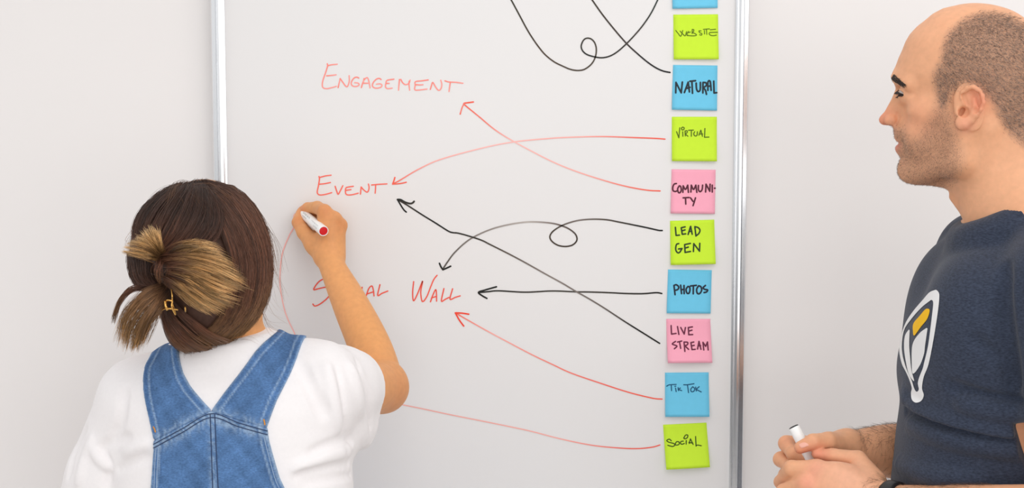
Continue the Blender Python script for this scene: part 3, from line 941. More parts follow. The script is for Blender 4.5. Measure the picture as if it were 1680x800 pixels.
# true the profile: everything in front of this outline goes
prof = [(1570,7.5),(1547,13),(1530,22),(1518,32),(1504,43),(1492,56),(1484.5,69),(1479,83),(1473.5,95),(1469.5,106),(1465.5,117),(1461.8,126),(1464,132),(1468,138.5),(1469.5,146),(1466.5,154),(1462,164),(1457,173),(1451.5,183),(1445,189.5),(1441.2,195.5),
        (1442.5,201),(1447.5,205.2),(1456,205.5),(1463.5,206.5),(1466,210),(1466,218),(1467.3,226),(1470,231.5),(1473.2,234.9),(1469.3,238),(1468,243),(1469.5,249),(1473.5,254.5),(1477,259),(1475.5,266),(1473.2,274),(1473.2,282),(1477.5,291),(1487,298.5),(1505,303),(1530,305),(1540,309),(1552,319),
        (1564,334),(1573,347),(1581,362),(1590,376),(1590,460),(2000,460),(2000,-160),(1570,-160)]
pq = np.array([HF.uv(H(x, y)) for x, y in prof])
pus = np.arange(-.26, .14, .0015); pvs = np.arange(-.17, .16, .0015)
pdm = poly_dist(pq, pus[:, None] + 0 * pvs[None], pvs[None] + 0 * pus[:, None])
def prof_fn(X, Y, Z):
    x, y, z = X - HF.o[0], Y - HF.o[1], Z - HF.o[2]
    a = x * HF.f[0] + y * HF.f[1] + 0 * z; b = z + 0 * a
    i = np.clip((a - pus[0]) / .0015, 0, len(pus) - 1.001); j = np.clip((b - pvs[0]) / .0015, 0, len(pvs) - 1.001)
    i0 = i.astype(int); j0 = j.astype(int); fi = i - i0; fj = j - j0
    return pdm[i0, j0] * (1 - fi) * (1 - fj) + pdm[i0 + 1, j0] * fi * (1 - fj) + pdm[i0, j0 + 1] * (1 - fi) * fj + pdm[i0 + 1, j0 + 1] * fi * fj
fld.put(prof_fn, HF.pt(.12, .1, -.150), HF.pt(-.03, -.1, .150), .002, 'sub')
# ears
for s in (1, -1):
    e = lambda x, y, w: H(x, y, s * w)
    fld.ell(e(1590, 176, .0745), (.019, .006, .032), [HF.f * .97 - HF.u * .24 * 0 + HF.u * -.24, HF.l, HF.u * .97 + HF.f * .24], .003)
    hp = [(1582,169,.078),(1579,160,.079),(1580,152,.0805),(1587,144.5,.0825),(1597,143,.085),(1606,148.5,.087),(1611.5,158,.0885),(1612,168,.088),(1608,179,.086),(1601.5,189,.083),(1594,198,.080),(1585,204,.078)]
    fld.chain([e(*q) for q in hp], [.0030,.0032,.0034,.0036,.0038,.0038,.0037,.0036,.0036,.0037,.0040,.0050], .002)
    fld.ell(e(1577.5, 202, .0770), (.0085, .0050, .0085), HF.axes(), .005)
    fld.chain([e(1598, 162, .080), e(1600, 174, .081), e(1596, 186, .080), e(1588, 194, .0785), e(1579, 195, .078)], [.003,.0034,.0034,.0034,.003], .003)
    fld.ell(e(1571.5, 184, .0775), (.0042, .0042, .0060), HF.axes(), .004)
    fld.ell(e(1581, 183, .0845), (.0080, .0110, .0085), HF.axes(), .0015, 'sub')
    fld.chain([e(1579, 179, .072), e(1575, 187, .072), e(1571, 190, .076)], [.0036, .0040, .0030], .001, 'sub')
    fld.chain([e(1584, 156, .0855), e(1594, 151, .0875), e(1603, 156, .090), e(1605.5, 168, .0895), e(1601, 181, .086)], .0036, .0015, 'sub')
    fld.cone(e(1581.5, 157, .082), e(1587, 171, .081), .0034, .0028, .001, 'sub')
# torso under the shirt, arms
torso(fld, -0.010, 1.0, .03, zmax=P(1641, 380, Yc)[2])
fld.chain([SL, EL], [.056, .043], .02)
limb(fld, [EL, P(1630, 846, -.705), P(1530, 834, -.615), WL], [.043, .039, .031, .0235])
fld.chain([SR, ER], [.056, .046], .02)
limb(fld, [ER, P(1470, 740, -.395), P(1428, 736, -.418), WR], [.046, .040, .031, .0225])

# far (right) hand: thumb on top, fingers curled around the marker
def finger(pts, rad, k0=.006):
    fld.chain(pts, rad, k0, kj=.003)
kn = {'index': (1344, 728, -.412), 'middle': (1340, 750, -.404), 'ring': (1342, 772, -.404), 'little': (1350, 790, -.410)}
for n, q in kn.items():
    fld.cone(WR + arr(0, 0, .012 if n == 'index' else .004 if n == 'middle' else -.004 if n == 'ring' else -.012), P(*q), .015, .0125, .014)
finger([P(1344,728,-.412), P(1290,727,-.428), P(1301,743,-.455), P(1320,752,-.462)], [.0125,.0112,.0098,.0080])
finger([P(1340,750,-.404), P(1281,753,-.424), P(1296,765,-.452), P(1320,770,-.460)], [.0125,.0108,.0096,.0080])
finger([P(1342,772,-.404), P(1289,779,-.424), P(1304,789,-.450), P(1326,794,-.458)], [.0120,.0104,.0092,.0078])
finger([P(1350,790,-.410), P(1304,802,-.428), P(1316,811,-.450), P(1332,813,-.456)], [.0110,.0092,.0082,.0070])
fld.cone(WR + arr(0, -.006, .006), P(1362, 726, -.462), .019, .0145, .012)
finger([P(1372,733,-.455), P(1358,723.5,-.474), P(1334,724.5,-.486), P(1313,733.5,-.488)], [.0155,.0128,.0112,.0088], .010)
# near (left) hand: its back to the camera, index laid over the other fingers
ln = {'index': (1340, 770, -.522), 'middle': (1322, 793, -.528), 'ring': (1322, 818, -.522), 'little': (1335, 838, -.512)}
for i, (n, q) in enumerate(ln.items()):
    fld.cone(WL + arr(-.004, 0, (.009, .003, -.003, -.009)[i]), P(*q), .0165, .0135, .012)
fld.ell(P(1392, 792, -.535), (.045, .019, .026), [unit([-.93, .03, .36]), [0, 1, 0], unit([.36, 0, .93])], .012)
finger([P(1340,770,-.522), P(1299,768,-.508), P(1281,790,-.474), P(1292,800,-.462)], [.0135,.0112,.0095,.0080])
finger([P(1322,793,-.528), P(1287,806,-.506), P(1280,826,-.476), P(1292,834,-.464)], [.0138,.0112,.0095,.0080])
finger([P(1322,818,-.522), P(1294,836,-.500), P(1292,852,-.474), P(1304,858,-.464)], [.0130,.0108,.0092,.0078])
finger([P(1335,838,-.512), P(1314,858,-.494), P(1314,870,-.474), P(1324,874,-.466)], [.0115,.0096,.0084,.0070])
finger([P(1432,790,-.535), P(1408,753,-.512), P(1366,747,-.500), P(1340,744.5,-.490)], [.0185,.0118,.0100,.0072], .012)
fld.cut(P(1641, 1000, Yc), (0, 0, -1), lo=fld.lo, hi=(2, 2, 1.05))
bv, bfc = fld.mesh(1)
SK = srgb(225, 166, 127)
PKS = srgb(226, 140, 116)
bcol = skin_colors(bv, SK, [
    (H(1450, 196, 0), .020, srgb(226, 138, 110), .75), (H(1606, 166, .088), .018, srgb(228, 138, 110), .7), (H(1584, 205, .078), .012, srgb(232, 148, 126), .5),
    (H(1469, 243, .004), .0085, srgb(190, 104, 94), .95), (H(1475, 241, .014), .007, srgb(194, 110, 98), .8), (H(1469, 230, .004), .006, srgb(190, 108, 96), .6), (H(1510, 195, .05), .028, srgb(226, 152, 120), .45),
    (H(1545, 40, .03), .06, srgb(232, 172, 134), .5), (H(1640, 320, .05), .06, srgb(236, 178, 138), .6),
    (P(1318,742,-.49), .014, srgb(224, 132, 104), .7), (P(1325,792,-.54), .014, srgb(232, 146, 124), .6), (P(1340,768,-.535), .014, srgb(232, 150, 128), .5),
    (P(1345,744,-.5), .014, srgb(230, 140, 116), .6), (P(1390,785,-.555), .045, srgb(236, 178, 150), .6), (P(1288,722,-.44), .016, srgb(226, 148, 116), .4)])
# close-cropped hair and beard shadow: masks in profile
hair_poly = [(1547,174),(1540,160),(1534,146),(1531,127),(1536,113),(1544,100),(1547,78),(1556,54),(1580,32),(1612,18),(1660,14),(1780,10),(1780,300),(1692,252),(1676,236),(1660,222),(1645,204),(1630,172),(1614,152),(1600,138),(1580,136),(1562,150)]
beard_poly = [(1552,160),(1538,160),(1532,185),(1520,205),(1506,222),(1494,226),(1484,216),(1476,208),(1460,206),(1455,232),(1460,300),(1500,312),(1545,314),(1562,300),(1580,272),(1574,240),(1568,215),(1562,195)]
pr = bv - HF.o
pa, pb, pl_ = pr @ HF.f, pr @ HF.u, pr @ HF.l
hz = lambda poly: np.array([HF.uv(H(x, y, .05 if x > 1500 else .02)) for x, y in poly])
headsel = (bv[:, 2] > H(1575, 330)[2]) & (np.abs(pl_) < .10) & (pa > -.14)
def mask(poly, soft):
    m_ = np.zeros(len(bv))
    q = hz(poly)
    d = poly_dist(q, pa[headsel], pb[headsel])
    m_[headsel] = np.clip(0.5 + d / soft, 0, 1)
    return m_
earmask = np.zeros(len(bv))
for s in (1, -1):
    d = poly_dist(np.array([HF.uv(H(x, y, .082)) for x, y in [(1568,196),(1568,176),(1577,165),(1576,150),(1585,140),(1598,138),(1610,146),(1617,160),(1614,178),(1604,194),(1590,210),(1572,212)]]), pa, pb)
    earmask = np.maximum(earmask, np.clip(d / .002, 0, 1) * (np.abs(pl_) > .066))
hm = mask(hair_poly, .012) * (1 - earmask)
top = np.clip((np.abs(pl_) - .020) / .022, 0, 1)                                        # thin on the crown
hm *= np.where(pb > .085, top, 1)
bm = mask(beard_poly, .018) * (1 - earmask)
lipd = np.exp(-((bv - H(1470, 240, .006)) ** 2).sum(1) / .012 ** 2)
bm *= 1 - np.clip(lipd * 1.6, 0, 1)
stub = np.clip(hm * 0.80 + bm * 0.52, 0, 0.9)
M_SKIN_M = skin_material('man_skin', True)
body_m = mesh_obj('body', bv, bfc, M_SKIN_M, man, attrs={'skin': bcol, 'stubble': stub}, label='bald head, bare forearms and hands')
bn = vnormals(bv, bfc)
btree = bvh(bv, bfc)

def short_hair(name, dens, count, length, direction, c0, c1, rad, parent, label=None, spread=.35, stand=.5):
    w = dens / dens.sum()
    i = rng.choice(len(bv), count, p=w)
    p = bv[i] + rng.normal(scale=.0006, size=(count, 3)); n = bn[i]
    d = direction(p) + rng.normal(scale=spread, size=(count, 3)); d -= n * (d * n).sum(1)[:, None]
    d = d / (np.linalg.norm(d, axis=1)[:, None] + 1e-9) * (1 - stand) + n * stand
    d /= np.linalg.norm(d, axis=1)[:, None]
    L = length * rng.uniform(.6, 1.3, count)
    t = np.linspace(0, 1, 3)[None, :, None]
    c = p[:, None] - n[:, None] * .0004 + d[:, None] * L[:, None, None] * t
    mixv = rng.uniform(0, 1, (count, 1, 1))
    col = np.array(srgb(*c0)) * (1 - mixv) + np.array(srgb(*c1)) * mixv
    return strands(name, c, np.repeat(col, 3, 1), np.full(count, rad), parent, M_HAIR, label=label)
back = lambda p: np.repeat((-HF.f * .8 - HF.u * .55)[None], len(p), 0)
short_hair('hair', hm ** 1.5, 30000, .0042, back, (88, 72, 66), (184, 162, 148), .00014, body_m, 'close-cropped brown hair', stand=.35, spread=.22)
short_hair('beard', bm ** 1.3, 9000, .0020, lambda p: np.repeat((HF.f * .3 - HF.u)[None], len(p), 0), (84, 66, 58), (160, 130, 112), .00012, body_m, 'short stubble beard', stand=.5)

# eyebrows, eyes, lashes
for s in (1, -1):
    cs, cc = [], []
    while len(cs) < 400:
        t = rng.uniform(0, 1) ** 1.8; v = rng.uniform(-1, 1)
        h_ = 4.6 - 2.4 * t
        q, n = hit(btree, 1463.5 + 20 * t + v * h_ * .55, 126 + 13.5 * t - v * h_ * .83)
        if q is None or q[1] > HF.o[1] + .08:
            continue
        if s < 0:                                        # the far brow mirrors the near one
            q = q - 2 * HF.l * ((q - HF.o) @ HF.l); n = n - 2 * HF.l * (n @ HF.l)
        d = unit(-HF.f * .8 + HF.l * s * .5 - HF.u * (.25 + .35 * t) + n * .22 + rng.normal(scale=.14, size=3))
        L = rng.uniform(.0035, .0065)
        cs.append([q + n * .0002, q + d * L * .5 + n * .0008, q + d * L + n * .0006]); cc.append([srgb(58, 45, 39)] * 3)
    strands('eyebrow', np.array(cs), np.array(cc), np.full(len(cs), .00024), body_m, M_HAIR)
    c0 = H(1488.5, 154, s * .030); gaze = unit(HF.f * .93 - HF.u * .28 + HF.l * s * .04)
    v, f = lathe(c0 - gaze * .0117, c0 + gaze * .0117, [(.0117 - .0117 * math.cos(a), .0117 * math.sin(a)) for a in np.linspace(.03, math.pi - .03, 20)], 24)
    me = mesh_obj('eye', v, f, [M_EYE, M_IRIS], body_m)
    for p in me.data.polygons:
        cen = np.array(p.center) + ORIGIN['eye'] if False else np.mean([v[i] for i in p.vertices], 0)
        if unit(cen - c0) @ gaze > .83:
            p.material_index = 1
    cs = []
    for k in range(80):
        t = k / 79
        b0 = c0 + (HF.f * (.0128 * math.cos((t - .35) * 1.9)) + HF.l * s * (.0136 * math.sin((t - .35) * 1.9))) * .98 + HF.u * (.0066 - .0072 * t)
        d = unit(HF.f * math.cos((t - .35) * 1.5) + HF.l * s * math.sin((t - .35) * 1.7) - HF.u * 1.0)
        L = rng.uniform(.0045, .0075)
        cs.append([b0, b0 + d * L * .5, b0 + d * L + HF.u * .0012])
    for k in range(24):
        t = k / 23
        b0 = c0 + (HF.f * (.0126 * math.cos((t - .35) * 1.9)) + HF.l * s * (.0134 * math.sin((t - .35) * 1.9))) * .98 - HF.u * (.0042 - .0030 * t)
        d = unit(HF.f * math.cos((t - .35) * 1.5) + HF.l * s * math.sin((t - .35) * 1.7) - HF.u * .6)
        cs.append([b0, b0 + d * .002, b0 + d * .004])
    strands('eyelashes', np.array(cs), np.full((len(cs), 3, 3), srgb(40, 30, 28)), np.full(len(cs), .00026), body_m, M_HAIR)

# arm hair
armw = np.zeros(len(bv))
for a, b, r in ((P(1500,740,-.38), P(1392,735,-.435), .045), (P(1640,846,-.70), P(1440,815,-.55), .045)):
    ba = b - a; t = np.clip(((bv - a) @ ba) / (ba @ ba), 0, 1)
    dd = np.linalg.norm(bv - a - t[:, None] * ba, axis=1)
    armw = np.maximum(armw, (dd < r) * (t > 0) * (t < 1))
armw *= np.clip(.35 + bn[:, 2], .05, 1)
short_hair('arm_hair', armw, 2600, .012, lambda p: np.repeat(unit([-.6, -.1, -.6])[None], len(p), 0), (70, 52, 40), (120, 92, 70), .00010, body_m, 'dark forearm hair', spread=.5, stand=.22)

# thumb nails
def nail(c, along, out, ln_, wd, parent):
    a, o = unit(along), unit(out); o = unit(o - a * (o @ a)); s = np.cross(a, o)
    V, Fc = [], []
    for j in range(9):
        for i in range(9):
            u, v = i / 4 - 1, j / 4 - 1
            r = 1 - .25 * max(0, v) ** 2 * abs(u)
            V.append(np.asarray(c) + a * v * ln_ / 2 * math.sqrt(max(0, 1 - .25 * u * u)) + s * u * wd / 2 * r + o * (-.0022 * u * u - .0006 * v * v))
    for j in range(8):
        for i in range(8):
            q = j * 9 + i
            Fc.append((q, q + 1, q + 10, q + 9))
    n = len(V); V += [p - o * .0006 for p in V]
    Fc += [tuple(n + i for i in q[::-1]) for q in Fc]
    return mesh_obj('fingernail', np.array(V), Fc, M_NAIL, parent)
q, n = hit(btree, 1318, 726.5)
if q is not None:
    nail(q + n * .0004, P(1313,733.5,-.488) - P(1334,724.5,-.486), unit(n + arr(0, 0, .5)), .0125, .0105, body_m)

# ---- navy t-shirt
M_NAVY = material('navy_heather_jersey', srgb(54, 61, 77), 0.9, 0.12, noise=0.42, nscale=380, bump=0.35, bscale=900, sheen=0.15, stretch=(.6, .6, 1.6))
sh = Field((0.48, -0.83, 0.90), (0.98, -0.24, 1.50), 0.0028)
torso(sh, 0.0, 1.0)
for s, S in ((1, SL), (-1, SR)):
    sh.cone(H(1682, 372, s * .035), S + arr(0, 0, .006), .036, .064, .04)
sh.cone(SL, SL + (EL - SL) * .66, .070, .066, .016)
sh.cone(SR, SR + (ER - SR) * .58, .068, .060, .02)
sh.ell(center(520) + bf * .045 + bl * .085, (.075, .09, .10), [bf, bl, [0, 0, 1]], .03)
sh.ell(center(520) + bf * .045 - bl * .085, (.075, .09, .10), [bf, bl, [0, 0, 1]], .03)
ring = []
for a in np.linspace(0, 2 * math.pi, 49):
    ring.append(H(1652, 362, 0) + HF.f * (.060 * math.cos(a) - .004) + HF.l * (.066 * math.sin(a)) + HF.u * (-.0165 * math.cos(a) + .012 * (1 - math.cos(a)) - .006 * math.sin(a) ** 2))
sh.chain([q - arr(0, 0, .010) for q in ring[::2]], .0105, .03)
# folds: ridges and troughs laid along px paths on the near surface
t0 = bvh(*sh.mesh(0))
def fold(fl, tree, pts, r, depth, k, op='add'):
    q, n = on_mesh(tree, pts, 9)
    if len(q) > 1:
        fl.chain(list(q + n * depth), r, k, op)
for pts, r, d, k, op in (
    ([(1484,648),(1500,668),(1540,690),(1600,704),(1670,716)], .011, -.0045, .010, 'add'),
    ([(1486,672),(1520,694),(1570,712),(1640,728),(1680,732)], .008, .004, .007, 'sub'),
    ([(1490,694),(1540,716),(1600,730),(1680,742)], .010, -.005, .009, 'add'),
    ([(1560,632),(1620,652),(1680,660)], .007, .003, .008, 'sub'),
    ([(1580,664),(1640,676),(1680,680)], .009, -.005, .012, 'add'),
    ([(1650,440),(1646,500),(1652,560),(1664,630)], .009, .0035, .010, 'sub'),
    ([(1600,556),(1630,580),(1660,588)], .006, .004, .010, 'sub'),
    ([(1470,760),(1530,780),(1600,790)], .009, -.005, .012, 'add')):
    fold(sh, t0, pts, r, d, k, op)
hemL = SL + (EL - SL) * .565; hemR = SR + (ER - SR) * .5
ad = unit(EL - SL)
X, Y, Z = sh.grid(sh._sl(sh.lo, sh.lo + 9))
armd = None
def sleeve_cut(S, E, hem, rad):
    """open the sleeve end flat across the arm"""
    n = unit(E - S)
    def fn(X, Y, Z):
        along = (X - hem[0]) * n[0] + (Y - hem[1]) * n[1] + (Z - hem[2]) * n[2]
        dx, dy, dz = X - hem[0] - along * n[0], Y - hem[1] - along * n[1], Z - hem[2] - along * n[2]
        rr = np.sqrt(dx * dx + dy * dy + dz * dz)
        return np.maximum(-along, np.maximum(rr - rad, along - .09))
    sh.put(fn, hem - .12, hem + .12, .002, 'sub')
sleeve_cut(SL, EL, hemL, .082)
sv, sf = sh.mesh(2)
shirt = mesh_obj('t_shirt', sv, sf, M_NAVY, man, label='navy heather crew-neck t-shirt')
stree = bvh(sv, sf)
v1, f1 = tube(np.array(ring) - arr(0, 0, .004), .0085, 10, caps=False)
mesh_obj('collar', v1, f1, M_NAVY, shirt, label='ribbed navy collar')
# chest print
M_PRINT_W = material('print_white', srgb(236, 236, 236), 0.8, 0.15)
M_PRINT_Y = material('print_yellow', srgb(250, 196, 40), 0.8, 0.15)
lg = lambda pts: [(1460 + x / 3.81, 460 + y / 3.81) for x, y in pts]
outer = lg([(290,58),(305,70),(312,100),(302,200),(275,370),(245,520),(215,600),(204,670),(215,715),(198,752),(165,764),(140,745),(135,700),(140,670),(125,620),(103,570),(80,525),(66,470),(62,420),(74,340),(104,260),(150,190),(210,120),(250,75)])
hole = lg([(262,120),(274,138),(265,230),(243,400),(218,510),(208,550),(188,600),(178,640),(184,680),(170,694),(155,672),(140,625),(112,565),(92,505),(82,460),(78,400),(92,312),(130,250),(200,170)])
V1, F1 = decal(stree, [outer, hole], .0008)
V2, F2 = decal(stree, [lg([(128,298),(124,400),(130,480),(138,560),(155,628),(122,585),(102,500),(92,420),(98,345)])], .0008)
V3, F3 = decal(stree, [lg([(240,290),(224,400),(216,460),(190,530),(148,582),(140,520),(145,400),(188,330)])], .0008)
v, f = join([(V1, F1), (V2, F2), (V3, F3)])
mesh_obj('chest_print', v, f, M_PRINT_W, shirt, label='white outlined chest emblem')
v, f = decal(stree, [lg([(245,175),(252,190),(236,240),(195,292),(155,345),(148,320),(150,270),(190,220),(225,180)])], .0008)
mesh_obj('chest_print', v, f, M_PRINT_Y, shirt, label='yellow patch of the chest emblem')

# ---- black wristband on the near wrist
wd = unit(P(1392, 792, -.54) - P(1630, 846, -.705)); c0 = P(1464, 827, -.568)
v, f = lathe(c0 - wd * .010, c0 + wd * .010, [(0, .0270), (.001, .0315), (.004, .0322), (.016, .0322), (.019, .0315), (.020, .0270)], 40)
mesh_obj('wristband', v, f, M_MBLACK, man, label='black wristband')

# ---- jeans and shoes (below the frame)
M_JEAN = material('dark_jeans', srgb(52, 62, 84), 0.9, 0.15, noise=0.12, nscale=90)
jf = Field((0.48, -0.80, 0.0), (0.95, -0.20, 1.06), 0.008)
c = center(1000)
hipz = 0.98
jf.tower([.80, .88, .95, 1.00, 1.02], [c[0]] * 5, [c[1]] * 5, [.115, .120, .122, .118, .116], [.165, .172, .168, .160, .158], bf, 2.3)
for s in (1, -1):
    jf.chain([arr(c[0], c[1], .86) + bl * s * .085, arr(c[0], c[1], .48) + bl * s * .10 + bf * .02, arr(c[0], c[1], .085) + bl * s * .11], [.088, .066, .056], .03)
v, f = jf.mesh(2); mesh_obj('jeans', v, f, M_JEAN, man)
for s in (1, -1):
    a0 = arr(c[0], c[1], 0) + bl * s * .11
    q = Field(a0 - .25, a0 + .30, 0.006)
    q.ell(a0 + bf * .06 + arr(0, 0, .035), (.145, .048, .045), [bf, bl, [0, 0, 1]]); q.cone(a0 + arr(0, 0, .05), a0 + arr(0, 0, .11), .048, .045, .03)
    q.cut((0, 0, 0.0), (0, 0, -1))
    v, f = q.mesh(1); mesh_obj('shoe', v, f, M_SHOE, man)

# ---- the marker he holds
m0 = P(1302.5, 700, -.452); md = unit(P(1334, 762, -.470) - m0)
mk = root('marker_pen', 'white marker pen with a dark end, clasped in the hands of the man in navy', 'marker pen', m0 + md * .125)
v, f = lathe(m0, m0 + md, [(0.0008, .0062), (0.0005, .0072), (.0018, .0078), (.060, .0078), (.0605, .0080), (.105, .0080), (.125, .0070)], 32)
mesh_obj('barrel', v, f, M_MPLAST, mk)
v, f = lathe(m0 - md * .0016, m0 + md, [(0, .0040), (.0006, .0066), (.0022, .0072), (.0030, .0066)], 32)
mesh_obj('end_plug', v, f, M_MBLACK, mk, label='dark end plug')

# ------------------------------------------------------------------ the woman
woman = root('person', 'woman in denim overalls and a white t-shirt writing on the whiteboard, seen from behind', 'person', (-0.42, -0.47, 0.0))
Yw = -0.47
WF = Frame(P(337, 425, -0.495), (0, 1, 0))             # f to the board, l to her left
CF = Frame(P(330, 430, -0.50), (1, 0, 0))              # the plane square to the view
wrow = [(560, 318, 420, .058), (575, 300, 445, .066), (592, 250, 487, .078), (620, 212, 535, .094), (660, 198, 562, .104), (700, 194, 570, .109), (740, 192, 574, .112), (800, 188, 579, .116), (880, 190, 578, .118), (980, 196, 566, .116)]
wr = np.array([[P((a + b) / 2, py, Yw)[2], P((a + b) / 2, py, Yw)[0], Yw, d, (P(b, py, Yw)[0] - P(a, py, Yw)[0]) / 2] for py, a, b, d in wrow])
def wtorso(f, off=0.0, k=0.0, zmax=9):
    r = wr[wr[:, 0] < zmax]
    f.tower(r[:, 0], r[:, 1], r[:, 2], r[:, 3] + off, r[:, 4] + off, (0, 1), 2.4, k)
WSR, WSL = P(512, 640, -0.462), P(238, 662, -0.465)
WER, WWR = P(629, 634, -0.272), P(543, 428, -0.105)
WEL, WWL = P(168, 850, -0.440), P(190, 1010, -0.33)

fw_ = Field((-0.68, -0.66, 0.72), (-0.12, 0.0, 1.56), 0.0018)
A3 = WF.axes()
fw_.ell(WF.pt(-.004, 0, .010), (.094, .072, .100), A3)                                   # skull
fw_.ell(WF.pt(.030, 0, -.050), (.060, .058, .070), A3, .03)
for s in (1, -1):
    fw_.cone(WF.pt(.010, s * .050, -.072), WF.pt(.070, s * .012, -.108), .018, .014, .02)     # jaw
    fw_.ell(WF.pt(.062, s * .034, -.030), (.022, .022, .020), A3, .02)                      # cheeks
    fw_.ell(WF.pt(.088, s * .031, .000), (.012, .014, .009), A3, .008, 'sub')
    fw_.ell(WF.pt(.074, s * .031, .000), (.0130, .0145, .0125), A3, .003)
    fw_.ell(WF.pt(.092, s * .011, -.043), (.007, .006, .006), A3, .004)
    fw_.cone(WF.pt(.083, s * .010, .016), WF.pt(.074, s * .046, .014), .006, .005, .01)
    fw_.cone(WF.pt(.088, s * .003, -.066), WF.pt(.082, s * .020, -.070), .004, .002, .004)
    fw_.cone(WF.pt(.087, s * .003, -.076), WF.pt(.081, s * .020, -.071), .0046, .002, .004)
    fw_.chain([WF.pt(-.002, s * .076, .012), WF.pt(-.014, s * .081, .018), WF.pt(-.020, s * .081, .0), WF.pt(-.010, s * .077, -.030)], [.004, .004, .004, .006], .003)
    fw_.ell(WF.pt(-.010, s * .075, -.004), (.013, .004, .024), A3, .004)
fw_.cone(WF.pt(.088, 0, .006), WF.pt(.104, 0, -.036), .006, .0078, .008)
fw_.ell(WF.pt(.074, 0, -.108), (.014, .018, .014), A3, .012)
fw_.cone(P(360, 505, -.480), P(377, 600, -.455), .050, .0535, .03)                        # neck
wtorso(fw_, -0.010, .03, zmax=P(347, 580, Yw)[2])
for S in (WSR, WSL):
    fw_.cone(P(368, 585, -.46), S, .045, .050, .03)
fw_.chain([WSR, WER], [.048, .0385], .02)
limb(fw_, [P(626,636,-.276), P(608,572,-.224), P(575.5,500,-.163), P(548,443,-.115), P(541,422,-.098)], [.0365, .0335, .0288, .0218, .0215])
fw_.chain([WSL, WEL, WWL], [.048, .040, .024], .02)
# writing hand
HN = {'index': (532, 346.5, -.086), 'middle': (548.5, 358.5, -.088), 'ring': (558.5, 369.5, -.080), 'little': (555, 387, -.068)}
for i, (n, q) in enumerate(HN.items()):
    fw_.cone(P(541 + (-6, -2, 3, 6)[i], 420, -.094), P(*q), .0165, (.0112, .0112, .0108, .0105)[i], .012)
def wf(pts, rad, k0=.005):
    fw_.chain([P(*q) for q in pts], rad, k0, kj=.003)
wf([(532,346.5,-.086), (520.5,340.5,-.054), (505,341,-.031), (496,344.5,-.018)], [.0112, .0108, .0092, .0072])
wf([(548.5,358.5,-.088), (538,351,-.044), (520,354,-.022), (505,356,-.024)], [.0112, .0104, .0092, .0078])
wf([(558.5,369.5,-.080), (553,364,-.036), (534,370,-.017), (522,378,-.026)], [.0108, .0100, .0090, .0078])
wf([(555,387,-.068), (550,384,-.030), (534,390,-.015), (524,394,-.026)], [.0104, .0090, .0082, .0070])
fw_.cone(P(533,415,-.088), P(517, 400, -.078), .018, .0160, .012)
wf([(519,402,-.078), (499,381,-.060), (489.5,364.5,-.040), (493,349,-.021)], [.0165, .0122, .0106, .0076], .010)
# the other hand, hanging below the frame
wdn = unit(arr(.02, .10, -.10))
fw_.cone(WWL, WWL + wdn * .075, .020, .018, .01)
for i in range(4):
    b0 = WWL + wdn * .08 + arr((i - 1.5) * .018, 0, 0)
    fw_.chain([b0, b0 + wdn * .035, b0 + wdn * .055 + arr(0, -.004, -.012), b0 + wdn * .062 + arr(0, -.016, -.022)], [.0095, .0085, .0078, .0065], .006, kj=.003)
fw_.chain([WWL + wdn * .02 + arr(.02, 0, 0), WWL + wdn * .05 + arr(.042, 0, .004), WWL + wdn * .085 + arr(.046, 0, 0)], [.013, .0105, .008], .008)
wv, wfc = fw_.mesh(1)
SW = srgb(226, 160, 102)
wcol = skin_colors(wv, SW, [(P(530,372,-.08), .045, srgb(206, 140, 92), .6), (P(489,364,-.05), .016, srgb(210, 132, 84), .6), (P(559,368,-.09), .014, srgb(214, 138, 90), .6), (P(532,345,-.095), .014, srgb(212, 136, 88), .6),
                            (P(500,342,-.03), .012, srgb(222, 140, 104), .6), (P(600,560,-.24), .06, srgb(226, 160, 98), .6), (P(640,650,-.30), .05, srgb(206, 138, 96), .6),
                            (WF.pt(.09, 0, -.071), .016, srgb(190, 96, 86), .8)])
M_SKIN_W = skin_material('woman_skin')
wbody = mesh_obj('body', wv, wfc, M_SKIN_W, woman, attrs={'skin': wcol}, label='tanned bare arm and neck')
wtree = bvh(wv, wfc)
for s in (1, -1):
    c0 = WF.pt(.0755, s * .031, 0)
    v, f = lathe(c0 - arr(0, .0118, 0), c0 + arr(0, .0118, 0), [(.0118 - .0118 * math.cos(a), .0118 * math.sin(a)) for a in np.linspace(.03, math.pi - .03, 18)], 20)
    me = mesh_obj('eye', v, f, [M_EYE, M_IRIS], wbody)
    for p in me.data.polygons:
        if (np.mean([v[i] for i in p.vertices], 0) - c0)[1] > .0105:
            p.material_index = 1
nail(P(489.5, 354, -.026) + arr(-.0085, -.002, 0), P(493,349,-.021) - P(489.5,364.5,-.040), (-1, -.2, .2), .010, .009, wbody)

